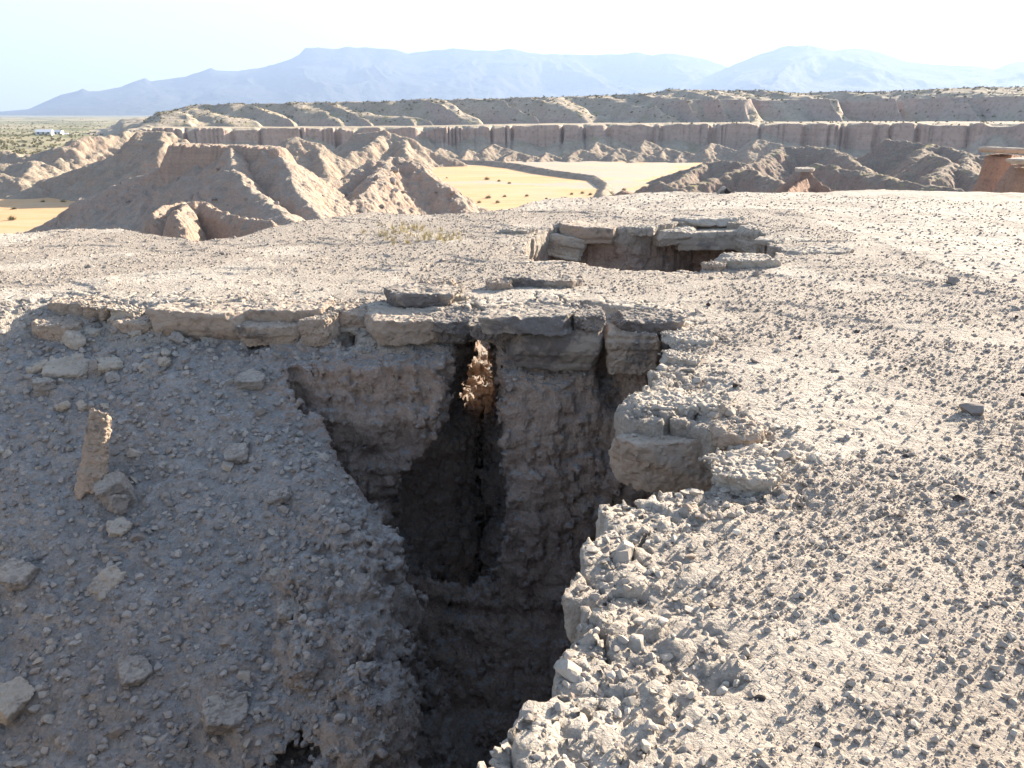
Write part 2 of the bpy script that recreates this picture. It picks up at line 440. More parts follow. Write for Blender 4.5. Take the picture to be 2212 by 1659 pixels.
QP = [on_slope(*p) for p in ((620, 800), (690, 900), (770, 985), (810, 1060), (770, 1120), (850, 1190), (820, 1250), (790, 1300), (850, 1400), (850, 1500), (870, 1600), (850, 1760))]
QP += [(-0.35, 2.2), (0.05, 1.75)] + [(a + 0.10, b) for a, b in R2((1150, 1470), (1190, 1390), (1262, 1240), (1312, 1095))]
QP += [(a + 0.04, b + 0.02) for a, b in R2((1440, 1040), (1450, 960), (1440, 900), (1420, 860), (1460, 780))] + [(1.42, 6.02), (0.9, 6.10), (0.2, 6.06), (-0.4, 6.12), (-1.2, 6.14), (-1.95, 6.22)]
P2 = R2((1120, 548), (1150, 562), (1200, 562), (1340, 582), (1520, 586), (1560, 566), (1640, 572), (1690, 562), (1640, 500), (1622, 484), (1500, 478),
        (1420, 486), (1340, 492), (1250, 486), (1185, 492), (1150, 515))
LO, VOX, NBK = (-6.4, 0.6, -5.2), 0.02, (70, 82, 36)
gx = LO[0] + VOX * np.arange(NBK[0] * 8 + 2); gy = LO[1] + VOX * np.arange(NBK[1] * 8 + 2); gz = LO[2] + VOX * np.arange(NBK[2] * 8 + 2)
GXX, GYY = np.meshgrid(gx, gy, indexing='ij')
A_H = h_top(GXX, GYY)
rag = 0.05 * fbm(GXX * 2.2, GYY * 2.2, 3, 31)
A_RIM = sd_poly(GXX, GYY, RIM) + rag
A_Q = sd_poly(GXX, GYY, QP) + 0.05 * fbm(GXX * 1.5, GYY * 1.5, 3, 33) + 0.16 * fbm(GXX * 1.1 + 5, GYY * 1.1, 3, 34) * sstep(5.9, 5.2, GYY) * sstep(-0.2, -0.6, GXX)
A_P2 = sd_poly(GXX, GYY, P2) + rag
A_BED = fbm(GXX * 1.4, GYY * 1.4, 4, 48)
bv, be, _ = voro2(GXX / 0.27 + 0.25 * fbm(GXX * 3, GYY * 3, 2, 37), GYY / 0.27 + 0.25 * fbm(GXX * 3, GYY * 3, 2, 38), 1)
A_RIM = A_RIM + 0.10 * (bv - 0.5); A_P2 = A_P2 + 0.12 * (bv - 0.5)
A_CRK = np.where(be < 0.06, 0.0, 1.0)                                    # joints that split the caprock near the edge
wxx, wyy = GXX + 0.03 * fbm(GXX * 5, GYY * 5, 3, 39), GYY + 0.03 * fbm(GXX * 5, GYY * 5, 3, 40)
cv_, ce, ct = voro2(wxx / 0.12, wyy / 0.10, 2)
cv2, ce2, ct2 = voro2(wxx / 0.062, wyy / 0.055, 3)
reach = 0.50 + 0.25 * fbm(GXX * 1.2, GYY * 1.2, 3, 45)
band = sstep(reach, reach - 0.3, A_RIM) * sstep(7.5, 5.0, GYY)
A_H = A_H + band * ((cv_ - 0.6) * 0.032 + ct * 0.028 - 0.022 * sstep(0.2, 0.03, ce)) + 0.02 * band * (bv - 0.5)
near_ = sstep(7.0, 4.0, np.hypot(GXX, GYY))
A_H = A_H + near_ * (0.4 + 0.6 * band) * ((cv2 - 0.5) * 0.010 + ct2 * 0.012 - 0.008 * sstep(0.2, 0.02, ce2)) + 0.007 * near_ * fbm(GXX * 7, GYY * 7, 3, 46)
A_DK = sstep(-0.2, 0.3, fbm(GXX * 0.8, GYY * 0.8, 3, 61) + np.clip((A_RIM - 0.55) * 0.8, -0.6, 0.4))
A_S = S_floor(GXX, GYY)
rmp = np.clip((0.5 - A_Q) / 0.5, 0, 1.5)
A_S = A_S - 0.24 * rmp ** 2 * sstep(6.3, 5.6, GYY)
A_S = A_S - 0.05 * np.maximum(0, 1 - 2.2 * np.abs(perlin(GXX * 1.3 + 0.3 * GYY, GYY * 0.35, 47))) * sstep(6.0, 5.0, GYY)
A_S = np.minimum(A_S, A_H - 0.02)
A_F2 = -1.2 + 0.22 * (GYY - 8.7) - 0.35 * np.clip(GXX - 0.3, 0, 3) + 0.04 * fbm(GXX * 2, GYY * 2, 3, 35)
A_F2 = np.maximum(A_F2, -1.0 + 0.72 * sstep(10.1, 11.0, GYY) * sstep(1.0, 0.1, GXX) - 1.5 * sstep(1.0, 1.8, GXX) + 0.04 * fbm(GXX * 2, GYY * 2, 3, 36))
SZ = np.array([-5, -4, -2.6, -2.1, -1.4, -0.9, -0.55, -0.2])
SL = np.array([-0.5, -0.55, -0.80, -1.10, -1.00, -0.66, -0.55, -0.53]); SR = np.array([-0.25, -0.22, -0.16, -0.02, 0.03, -0.02, -0.06, -0.07])
Z_L, Z_R = np.interp(gz, SZ, SL), np.interp(gz, SZ, SR)
Y_W = np.interp(gy, [5.8, 6.6, 7.4, 8.4, 9.0, 9.6], [1.0, 1.02, 0.58, 0.55, 0.8, 1.0])
Y_F = np.interp(gy, [6.05, 6.2, 7.3, 8.3, 9.6], [-2.4, -4.0, -3.6, -1.3, -1.0])
WALLP = 0.042 * np.interp(gz, np.linspace(-5.4, 0.8, 63), np.random.default_rng(8).uniform(-1, 1, 63))
RIBS = []
for px, py, rx, ry, rz in ((735, 1110, .20, .26, .16), (800, 1170, .16, .2, .2), (745, 1245, .24, .2, .26), (760, 1360, .24, .25, .3), (790, 1480, .22, .3, .3), (700, 1330, .22, .3, .2), (700, 1180, .22, .26, .16)):
    x0, y0 = on_slope(px, py); RIBS.append((x0, y0, float(S_floor(np.array(x0), np.array(y0))) - rz * 0.85, rx * 1.3, ry * 1.3, rz * 1.15))
HOLES = [(0.45, 8.75, -0.85, 0.95, 0.95, 0.56), (0.15, 9.45, -0.80, 0.75, 0.85, 0.52), (0.77, 6.15, -0.47, .12, .35, .22), (0.86, 6.1, -0.62, .10, .25, .16)]  # first two: unseen chambers added to let sun reach the slot floor
c0 = on_slope(640, 1610); HOLES.append((c0[0], c0[1] + .1, float(S_floor(np.array(c0[0]), np.array(c0[1]))) - .12, .2, .3, .13))
for px, py, r in ((545, 742, .08), (570, 745, .06), (750, 745, .10), (420, 742, .06), (770, 770, .06)):
    w = P(px, py, -0.25); HOLES.append((w[0], w[1] + .08, w[2] + .02, r, .22, r))

def ground_sdf(ix, iy, iz):
    x, y, z = gx[ix], gy[iy], gz[iz]
    n = VOL[ix % NV, iy % NV, iz % NV]; fl = FLU[ix % NV, iy % NV, iz % NV]
    n2 = VOL[(ix * 3 + 50) % NV, (iy * 3 + 20) % NV, (iz * 3) % NV]
    below = np.clip(-0.2 - z, 0, 9)
    wall = (0.006 + 0.010 * np.minimum(below * 4, 1)) * n + 0.016 * fl * np.minimum(below * 6, 1) + 0.005 * n2
    d = (z - A_H[ix, iy]) * 0.85
    cap = sstep(-0.30, -0.18, z)
    vA = np.maximum(A_RIM[ix, iy] + wall - 0.06 * (1 - cap), (A_S[ix, iy] + 0.012 * n + 0.006 * n2 - z) * 0.87)
    vQ = A_Q[ix, iy] + wall * 1.4 + 0.09 * below + 0.45 * np.clip(below - 2.3, 0, 9) - 0.05 + WALLP[(iz + np.int64(np.round(6 * A_BED[ix, iy]))).clip(0, len(gz) - 1)]
    vQ = vQ + 0.03 * sstep(0.12, 0.03, np.abs(z + 0.80 + 0.06 * A_BED[ix, iy])) * (x < -0.42)
    vQ = np.maximum(vQ, -4.3 + 0.03 * n - z); vQ = np.maximum(vQ, z + 0.2)
    vP = np.maximum(A_P2[ix, iy] + wall + 0.05 * below - 0.05 * (1 - cap), (A_F2[ix, iy] + 0.02 * n - z) * 0.9)
    cx = -0.27; wsc = Y_W[iy] * (1 - 0.72 * sstep(-1.12, -1.45, z) * sstep(6.7, 7.3, y))
    l, r = cx + (Z_L[iz] - cx) * wsc, cx + (Z_R[iz] - cx) * wsc
    vS = np.maximum(np.maximum(l - x, x - r) + 1.5 * wall + 0.02 * n, np.maximum(5.4 - y, y - 9.9))
    vS = np.maximum(vS, Y_F[iy] + 1.1 * (x + 0.42) ** 2 * (y < 6.4) + 0.05 * n + 0.02 * n2 - z); vS = np.maximum(vS, z + 0.24)
    v = np.minimum(np.minimum(vA, vQ), np.minimum(vP, vS))
    vC = np.maximum(np.maximum(np.abs(x + 0.26 + 0.25 * (y - 6.4)) - 0.035, np.maximum(5.8 - y, y - 7.1)), -0.45 - z)
    v = np.minimum(v, vC)
    for hx, hy, hz, rx, ry, rz in HOLES:
        e = np.sqrt(((x - hx) / rx) ** 2 + ((y - hy) / ry) ** 2 + ((z - hz) / rz) ** 2)
        v = np.minimum(v, (e - 1) * min(rx, rz) + 0.02 * n)
    joint = np.maximum(np.maximum(A_CRK[ix, iy] * 0.03 - 0.012, np.abs(np.minimum(A_RIM[ix, iy], A_P2[ix, iy])) - 0.22), -0.2 - z)
    v = np.minimum(v, joint)
    d = np.maximum(d, -v)
    for hx, hy, hz, rx, ry, rz in RIBS:
        e = np.sqrt(((x - hx) / rx) ** 2 + ((y - hy) / ry) ** 2 + ((z - hz) / rz) ** 2)
        d = np.minimum(d, (e - 1) * rx * 0.9 + 0.022 * n + 0.012 * n2)
    return d
gv, gf = surface_nets(ground_sdf, LO, VOX, NBK)
gi = np.clip(((gv[:, 0] - LO[0]) / VOX).astype(int), 0, len(gx) - 1), np.clip(((gv[:, 1] - LO[1]) / VOX).astype(int), 0, len(gy) - 1)
ground = mesh_obj("ground", np_mesh("ground", gv, gf, M_GROUND, attrs={"gravelly": A_DK[gi] * (A_RIM[gi] > 0), "greyed": sstep(5.7, 5.0, gv[:, 1]) + sstep(-1.6, -2.2, gv[:, 0])}))
tag(ground, "pale mesa top broken open by a deep eroded pit, with a grey debris slope", "ground", kind="structure")
print("ground", len(gv), len(gf))

# ------------------------------------------------------------------ terrain: mesa flank, basin floor, far plain, one sheet to the horizon
a_in = np.radians(np.linspace(-38, 38, 1000)); a_out = np.radians(np.linspace(38, 322, 110))[1:-1]
AZ = np.concatenate([a_in, a_out])
RR = np.concatenate([np.geomspace(0.25, 60, 560), np.geomspace(60, 600, 260)[1:], np.geomspace(600, 13000, 170)[1:]])
TA, TR = np.meshgrid(AZ, RR, indexing='ij')
TX, TY = TR * np.sin(TA), TR * np.cos(TA)
far = sstep(350, 900, TR)
zb = ZB + 0.25 * fbm(TX * 0.02, TY * 0.02, 3, 41) - 6 * sstep(350, 1500, TR) + far * 5 * fbm(TX * 0.004, TY * 0.006, 4, 42) * sstep(6000, 2000, TR) - 18 * sstep(2500, 9000, TR)
zt = h_top(TX, TY)
TZ = np.maximum(zt, zb)
cover = np.where(zt > zb + 0.05, np.where(zt < -1.2, 0.0, 5.0), 1.0)
on_b = zt <= zb + 0.05
wn1 = fbm(TX * 0.05, TY * 0.05, 4, 44)
WASH = [tuple(P(a, b, ZB)[:2]) for a, b in ((950, 362), (975, 349), (1120, 350), (1160, 343), (1380, 352), (1400, 346), (1540, 338), (1530, 350), (1480, 356), (1420, 376), (1400, 395), (1360, 412), (1310, 430), (1300, 408), (1310, 386), (1200, 372), (1110, 361), (1020, 357))]
WASH2 = [tuple(P(a, b, ZB)[:2]) for a, b in ((930, 392), (1060, 391), (1180, 397), (1300, 396), (1340, 392), (1340, 398), (1180, 403), (1060, 398), (930, 397))]
WASH3 = [tuple(P(a, b, ZB)[:2]) for a, b in ((-60, 401), (60, 397), (190, 399), (190, 406), (60, 406), (-60, 410))]
sw = np.minimum(np.minimum(sd_poly(TX, TY, WASH) + 9 * wn1, sd_poly(TX, TY, WASH2) + 3 * wn1), sd_poly(TX, TY, WASH3) + 2 * wn1)
cover = np.where(on_b, np.where(sw < 0, 2.0, 1.0), cover)
cover = np.where(on_b & (TR > np.where(TA < math.radians(-20), 310, 460) + 40 * wn1), 3.0, cover)
inbox = (TX > LO[0] + 0.06) & (TX < gx[-2] - 0.06) & (TY > LO[1] + 0.06) & (TY < gy[-2] - 0.06)
na, nr = TA.shape
wrap = np.arange(na * nr).reshape(na, nr); wrap = np.vstack([wrap, wrap[:1]])
tf = np.stack([wrap[:-1, :-1], wrap[:-1, 1:], wrap[1:, 1:], wrap[1:, :-1]], -1).reshape(-1, 4)
tf = tf[:, ::-1]
tf = tf[~inbox.ravel()[tf].all(1)]
tv = np.stack([TX, TY, TZ], -1).reshape(-1, 3)
used = np.zeros(len(tv), bool); used[tf] = True
remap = np.cumsum(used) - 1
terrain = mesh_obj("terrain", np_mesh("terrain", tv[used], remap[tf], M_TERR, attrs={"cover": cover.ravel()[used]}))
tag(terrain, "yellow grass basin and far desert plain around the mesa", "terrain", kind="structure")

# ------------------------------------------------------------------ hills
o_verts = {}
def hill(name, ridges, mat, prof=((0, 0), (2, 1.2), (100, 68)), gully=0.00, gs=3.0, gd=14.0, rough=0.25, rs=0.12, base=None, res=None, label=None, seed=0, flat=0.0):
    base = ZB if base is None else base
    pr = np.array(prof, float)
    R = [np.array([PD(*q) if len(q) == 3 else P(q[0], q[1], q[3]) + np.array([0, 0, q[2]]) for q in rd]) for rd in ridges]
    allp = np.vstack(R)
    zmax = allp[:, 2].max()
    reach = np.interp(zmax - base, pr[:, 1], pr[:, 0]) * 1.12 + flat
    lo, hi = allp[:, :2].min(0) - reach, allp[:, :2].max(0) + reach
    dist = np.hypot(allp[:, 0], allp[:, 1]).min()
    res = res or max(dist * 0.0013, 0.04)
    nx, ny = [int(np.clip((hi[k] - lo[k]) / res, 30, 900)) for k in (0, 1)]
    X, Y = np.meshgrid(np.linspace(lo[0], hi[0], nx), np.linspace(lo[1], hi[1], ny), indexing='ij')
    wx = X + rough * 2.5 * fbm(X * rs, Y * rs, 3, seed + 1); wy = Y + rough * 2.5 * fbm(X * rs, Y * rs, 3, seed + 5)
    Z = np.full(X.shape, -1e9); S = np.zeros(X.shape); DD = np.zeros(X.shape)
    s0 = 0.0
    for rd in R:
        for a, b in zip(rd[:-1], rd[1:]):
            e = b[:2] - a[:2]; L = np.hypot(*e) + 1e-9
            t = ((wx - a[0]) * e[0] + (wy - a[1]) * e[1]) / (L * L)
            tcl = np.clip(t, 0, 1)
            d = np.hypot(wx - a[0] - e[0] * tcl, wy - a[1] - e[1] * tcl)
            d = np.maximum(d - flat, 0)
            zc = a[2] + (b[2] - a[2]) * tcl - np.interp(d, pr[:, 0], pr[:, 1])
            side = np.sign((wx - a[0]) * e[1] - (wy - a[1]) * e[0])
            ang = np.arctan2(wy - a[1], wx - a[0])
            sp = s0 + tcl * L + side * 50 + np.where((t < 0) | (t > 1), ang * np.minimum(d, 8), 0)
            m = zc > Z
            Z = np.where(m, zc, Z); S = np.where(m, sp, S); DD = np.where(m, d, DD)
            s0 += L
    if gully:
        g = np.maximum(0, 1 - 2.4 * np.abs(perlin(S / gs, DD / gd, seed + 9))) + 0.6 * np.maximum(0, 1 - 2.4 * np.abs(perlin(S / gs * 2.3, DD / gd * 1.7, seed + 13)))
        Z = Z - gully * g * sstep(0, gs, DD)
    Z = Z + rough * fbm(X * rs * 3, Y * rs * 3, 5, seed + 17, 0.55) * sstep(-0.5, 1.5, DD + 0.6)
    Z = Z + rough * 0.35 * fbm(X / (res * 9), Y / (res * 9), 3, seed + 23) * sstep(0, 2, DD + 0.5)
    steep_ = np.gradient(pr[:, 1], pr[:, 0]); st = np.interp(DD, pr[:, 0], steep_)
    Z = Z - 0.5 * np.clip(st - 1.0, 0, 1) * np.maximum(0, 1 - 3 * np.abs(perlin(S / (gs * 0.35), DD / 30, seed + 31))) * min(1, gs / 3)
    Z = np.maximum(Z, base - 1.5)
    V = np.stack([X, Y, Z], -1).reshape(-1, 3)
    F = grid_faces(nx, ny)
    F = F[(V[F][:, :, 2] > base - 1.4).any(1)]
    us = np.zeros(len(V), bool); us[F] = True
    o = mesh_obj(name, np_mesh(name, V[us], (np.cumsum(us) - 1)[F], mat))
    tag(o, label, "hill", kind="structure")
    o_verts[label] = V[us]
    return o

STEEP = ((0, 0), (0.6, 1.2), (3.0, 6.0), (6.0, 9.5), (60, 44))
CONE = ((0, 0), (1.5, 0.7), (5, 3.6), (80, 52))
hill("hill", [[(385, 309, 137), (440, 311, 134), (520, 313, 130), (597, 316, 126)]], M_BUTTE,
     prof=((0, 0), (0.5, 1.0), (2.5, 5.0), (4.5, 8.2), (9, 11.0), (80, 58)), gully=0.41, gs=2.6, gd=12, rough=0.22, rs=0.2, flat=1.3,
     label="flat topped butte with a thin caprock and fluted brown flanks", seed=50)
hill("hill", [[(470, 316, 133), (400, 340, 137), (330, 370, 141), (270, 392, 145), (180, 428, 150), (120, 468, 152), (40, 508, 155)],
              [(500, 318, 128), (498, 360, 122), (545, 410, 112), (620, 470, 95)], [(590, 318, 126), (618, 350, 122), (650, 420, 110), (690, 470, 100)]], M_BUTTE,
     prof=CONE, gully=0.32, gs=3.2, gd=16, rough=0.3, rs=0.15, label="long spurs running down from the flat topped butte", seed=60)
hill("hill", [[(850, 337, 150), (900, 352, 146), (960, 400, 140), (1035, 462, 134)], [(850, 337, 150), (800, 352, 148), (735, 388, 142), (690, 395, 136)], [(840, 338, 150), (800, 400, 130), (760, 450, 118)]], M_BUTTE,
     prof=CONE, gully=0.23, gs=4, gd=16, rough=0.4, rs=0.2, label="rounded brown mound strewn with boulders right of the butte", seed=70)
hill("hill", [[(330, 462, 60), (350, 446, 62), (400, 434, 64), (440, 437, 64), (480, 460, 62)], [(440, 440, 64), (520, 470, 52), (600, 478, 44)], [(400, 436, 64), (380, 470, 50)]], M_BUTTE,
     prof=((0, 0), (0.5, 0.5), (1.4, 2.3), (4, 4.5), (40, 26)), gully=0.11, gs=1.3, gd=6, rough=0.16, rs=0.5, base=-12, label="knobby low ridge of eroded mud in front of the butte", seed=80)
hill("hill", [[(625, 300, 295), (645, 295, 296), (690, 310, 294), (740, 345, 290)], [(640, 296, 295), (600, 320, 290)], [(690, 312, 294), (700, 355, 278)]], M_HILL,
     prof=CONE, gully=0.41, gs=5, gd=22, rough=0.5, rs=0.1, label="pale ridged hill behind the butte's right shoulder", seed=90)
hill("hill", [[(770, 290, 345), (830, 281, 342), (880, 296, 340), (940, 328, 338), (1000, 352, 336)], [(830, 285, 342), (780, 320, 322), (745, 340, 312)], [(870, 300, 338), (880, 330, 318)]], M_HILL,
     prof=CONE, gully=0.50, gs=6, gd=25, rough=0.6, rs=0.09, label="broad gullied hill under the middle of the cliff", seed=100)
hill("hill", [[(310, 285, 245), (350, 283, 243), (385, 300, 240)], [(330, 285, 245), (260, 330, 246), (190, 355, 248), (130, 378, 252), (70, 395, 256)], [(350, 285, 243), (345, 320, 228)]], M_HILL,
     prof=CONE, gully=0.36, gs=4, gd=18, rough=0.5, rs=0.12, label="rounded hill behind the butte at the left with a long spur", seed=110)
hill("hill", [[(250, 292, 330), (180, 296, 325), (150, 312, 320), (120, 325, 318)], [(300, 280, 340), (250, 292, 330)]], M_HILL,
     prof=CONE, gully=0.45, gs=5, gd=18, rough=0.7, rs=0.09, label="dark rugged spur at the left end of the cliff", seed=120)
for k, (rd, nm) in enumerate((([[(-60, 348, 285), (20, 354, 283), (75, 347, 280), (110, 360, 276)], [(75, 347, 280), (60, 375, 265)]], "low pale ridge at the left edge of the basin"),
                              ([[(60, 335, 330), (115, 318, 330), (170, 332, 326)], [(115, 318, 330), (130, 345, 312)]], "small gullied knoll left of the long spur"),
                              ([[(-40, 330, 340), (20, 326, 338), (50, 340, 330)]], "small pale knoll at the far left"),
                              ([[(-80, 372, 262), (0, 375, 258), (50, 386, 252)]], "lowest pale bank beside the left grass flat"))):
    hill("hill", rd, M_HILL, prof=((0, 0), (2, 1.0), (80, 40)), gully=0.32, gs=5, gd=14, rough=0.4, rs=0.12, label=nm, seed=130 + 7 * k)
cones = [(1012, 322, 372), (1062, 310, 382), (1110, 326, 375), (1180, 328, 372), (1150, 336, 366), (1252, 322, 376), (1235, 338, 366), (1340, 318, 380), (1385, 330, 372), (1290, 306, 390), (1440, 318, 382), (1480, 326, 378), (1395, 302, 395), (1540, 308, 388), (1640, 300, 390), (950, 318, 378)]
for k, (a, b, d) in enumerate(cones):
    w = 26 + 10 * ((k * 7) % 3)
    hill("hill", [[(a - w * 0.5, b + 9, d), (a, b, d), (a + w, b + 11, d - 1), (a + w * 1.9, b + 24, d - 3)], [(a, b, d), (a - w * 0.5, b + 18, d - 10)]], M_HILL,
         prof=((0, 0), (1, 0.7), (60, 38)), gully=0.27, gs=4, gd=12, rough=0.35, rs=0.15, seed=170 + 5 * k, label="small mud cone at the foot of the far cliff")
dark = [([[(1560, 346, 262), (1520, 352, 262), (1460, 372, 260), (1400, 393, 257)], [(1560, 346, 262), (1610, 352, 260), (1700, 330, 265)], [(1520, 352, 262), (1480, 380, 245), (1440, 400, 235)]], "dark hill behind the mesa edge, running out to a point in the wash"),
        ([[(1690, 318, 270), (1740, 314, 270), (1800, 322, 265), (1860, 345, 260)], [(1690, 318, 270), (1640, 345, 250), (1580, 372, 232)], [(1800, 322, 265), (1900, 380, 200), (1960, 400, 180)]], "broad dark hill in the middle of the right badlands"),
        ([[(1920, 300, 260), (2010, 312, 250), (2100, 330, 240), (2200, 350, 225)], [(2010, 312, 250), (1980, 345, 225)], [(2100, 330, 240), (2080, 370, 200)]], "scrubby dark ridge at the right of the badlands"),
        ([[(1400, 398, 205), (1420, 392, 205), (1460, 405, 200), (1500, 425, 190)]], "small dark cone by the wash near the mesa edge"),
        ([[(1620, 365, 150), (1580, 372, 150), (1530, 385, 146), (1480, 405, 140)], [(1620, 365, 150), (1680, 390, 140)]], "lower dark spur behind the mesa edge"),
        ([[(1760, 352, 165), (1850, 368, 158), (1950, 390, 150), (2060, 405, 145)]], "low dark slope behind the capped red mound"),
        ([[(2020, 330, 215), (2060, 352, 205), (2130, 380, 190), (2230, 395, 180)], [(2060, 352, 205), (2010, 380, 185)]], "lower dark spur left of the red hoodoo")]
for k, (rd, nm) in enumerate(dark):
    hill("hill", rd, M_DARKHILL, prof=CONE, gully=0.36, gs=4, gd=18, rough=0.5, rs=0.12, label=nm, seed=270 + 9 * k)
hill("hill", [[(1732, 370, 44), (1745, 369, 44), (1757, 370, 44)], [(1750, 372, 44), (1775, 395, 42), (1815, 418, 40)], [(1740, 372, 44), (1715, 388, 43.5), (1690, 396, 43)], [(1740, 385, 42), (1705, 408, 39)]], M_RED,
     prof=((0, 0), (0.2, 0.35), (0.6, 0.8), (10, 12)), gully=0.05, gs=0.7, gd=3, rough=0.06, rs=0.9, base=-9, label="small red mud mound below a thin capstone beyond the mesa edge", seed=340)
hill("hill", [[(1330, 416, 24), (1348, 411, 24), (1366, 416, 24)]], M_RED, prof=((0, 0), (0.15, 0.05), (0.4, 0.4), (6, 7)), rough=0.03, rs=1.5, base=-6, label="little rounded mud knob at the mesa edge", seed=350)
hill("hill", [[(2153, 333, 40), (2190, 333, 41.5)]], M_RED, prof=((0, 0), (0.12, 1.0), (0.5, 1.9), (12, 15)), flat=0.42, gully=0.06, gs=0.5, gd=4, rough=0.05, rs=0.9, base=-9, label="red fluted hoodoo column with a flat capstone at the right edge", seed=360)
hill("hill", [[(2215, 356, 36), (2300, 352, 36), (2420, 350, 37)]], M_RED, prof=((0, 0), (0.35, 0.9), (1.0, 2.3), (12, 16)), flat=0.45, gully=0.12, gs=0.5, gd=4, rough=0.05, rs=0.9, base=-9, label="larger red mud bastion in front of the hoodoo at the right edge", seed=370)
B = lambda a, b, h: (a, b, h, ZB)
hill("berm", [[B(975, 353, 1.6), B(1060, 357, 1.9), B(1120, 364, 1.9), B(1200, 379, 1.8), B(1285, 391, 1.8), B(1312, 408, 1.6), B(1300, 430, 1.5)]], M_HILL, prof=((0, 0), (1, 0.5), (30, 22)), rough=0.12, rs=0.3, label="low earth bank curving across the yellow grass flat", seed=380)

# ------------------------------------------------------------------ the far cliff and the upper mesa, one landform
ma = np.radians(np.linspace(-40, 44, 1500))
def az_of(px): return math.atan((px - PW / 2) / FPX * math.cos(PITCH))
def col(pts):                                          # (px, py, distance) -> azimuth and height
    q = np.array([PD(*p) for p in pts]); return np.arctan2(q[:, 0], q[:, 1]), q[:, 2], np.array([p[2] for p in pts], float)
c_az, c_z, c_r = col([(100, 277, 440), (290, 277, 440), (430, 276, 435), (600, 277, 430), (900, 275, 425), (1100, 271, 420), (1500, 267, 415), (1800, 266, 405), (2212, 266, 400), (2500, 266, 395)])
m_az, m_z, m_r = col([(230, 280, 520), (290, 275, 520), (310, 262, 520), (345, 244, 520), (380, 237, 520), (420, 228, 525), (480, 226, 525), (700, 222, 530), (900, 217, 530), (1000, 216, 530), (1200, 211, 530), (1400, 203, 530), (1445, 195, 530),
                      (1500, 196, 535), (1600, 196, 540), (1800, 199, 550), (1950, 197, 550), (2080, 190, 550), (2212, 189, 550), (2500, 189, 550)])
mr = np.concatenate([np.geomspace(300, 345, 20), np.linspace(346, 395, 60), np.linspace(395.5, 460, 300), np.linspace(461, 600, 230), np.geomspace(602, 1400, 40)])
MA, MR = np.meshgrid(ma, mr, indexing='ij')
arc0 = MA * 400
arc = arc0 + 9 * perlin(arc0 / 31, 0 * arc0, 398) + 4 * perlin(arc0 / 11, 0 * arc0, 399)
CZc, CR = np.interp(MA, c_az, c_z), np.interp(MA, c_az, c_r)
MZc, MRr = np.interp(MA, m_az, m_z), np.interp(MA, m_az, m_r)
flute = 4.5 * np.maximum(0, 1 - 4.5 * np.abs(perlin(arc / 9, MR * 0.01, 401))) + 2.0 * np.clip(0.6 + perlin(arc / 30, 0 * arc, 408), 0, 1.3) * np.maximum(0, 1 - 3.5 * np.abs(perlin(arc / 3.2, MR * 0.02, 402))) + 7 * np.abs(fbm(arc / 40, MR * 0.01, 2, 403))
t = MR - (CR + flute - 3)
hc = CZc - ZB
foot = hc * np.clip(0.45 + 0.42 * perlin(arc / 17, 0 * arc, 404), 0.1, 0.95)
talus = foot * (1 - np.clip(-t / 24, 0, 1)) ** 1.4
cl = np.where(t < 0, talus, np.minimum(foot + t * 4.5, hc))
hc = hc - 2.2 * np.maximum(0, perlin(arc / 14, 0 * arc, 409)) * sstep(14, 2, t) - 1.2 * np.maximum(0, 1 - 3 * np.abs(perlin(arc / 9, MR * 0.01, 401))) * sstep(8, 1, t)
lend = sstep(az_of(205), az_of(300), MA + 0.012 * perlin(MR / 25, MA * 60, 407))
hc = hc * lend; cl = np.minimum(cl, hc)
cl = np.where(cl >= hc - 0.01, hc + 0.15 * fbm(arc / 12, MR / 12, 3, 405), cl)
z1 = ZB + cl
ru = MRr + 40 * np.abs(fbm(arc / 30 + (MR - 500) / 60, MR * 0.006, 2, 410)) - 12 + 3.5 * np.abs(perlin(arc / 9, MR * 0.02, 412))
t2 = MR - ru + 6
h2 = np.maximum(MZc - CZc, 0) * sstep(az_of(285), az_of(300), MA)
tier = sstep(math.radians(6), math.radians(12), MA)     # on the right a fluted scarp with a level top below the scrubby crest
up_l = np.clip((t2 + 46) / 46, 0, 1) ** 0.72 * h2
scarp = np.clip((t2 + 62) / 17, 0, 1) ** 1.3 * h2 * 0.68
up_r = np.where(t2 > -45, h2 * 0.68 + np.clip((t2 + 38) / 40, 0, 1) ** 0.8 * h2 * 0.32, scarp)
up = up_l * (1 - tier) + up_r * tier
up = up + 0.7 * fbm(arc / 10, MR / 10, 4, 414) * np.clip(up / 5, 0, 1)
up = np.where(t2 > 0, np.maximum(h2 - 0.02 * t2, 0) + 0.8 * fbm(arc / 14, MR / 14, 3, 415) * np.clip(h2 / 6, 0, 1), np.minimum(up, h2 + 1))
MZ = np.where(cl >= hc - 0.5, z1 + up, z1)
edge = sstep(0.0, 0.04, MA - ma[0]) * 1.0
MZ = np.where(MR > 1100, MZ - (MR - 1100) * 0.15, MZ)
mv = np.stack([MR * np.sin(MA), MR * np.cos(MA), MZ], -1).reshape(-1, 3)
mfc = grid_faces(*MA.shape)
mfc = mfc[(mv[mfc][:, :, 2] > ZB + 0.02).any(1)]
keepl = (MA.ravel()[mfc] > az_of(185)).all(1)
mfc = mfc[keepl][:, ::-1]
us = np.zeros(len(mv), bool); us[mfc] = True
mesa = mesh_obj("mesa", np_mesh("mesa", mv[us], (np.cumsum(us) - 1)[mfc], M_MESA))
tag(mesa, "long far mesa with a fluted lower cliff and a scrubby upper slope", "mesa", kind="structure")

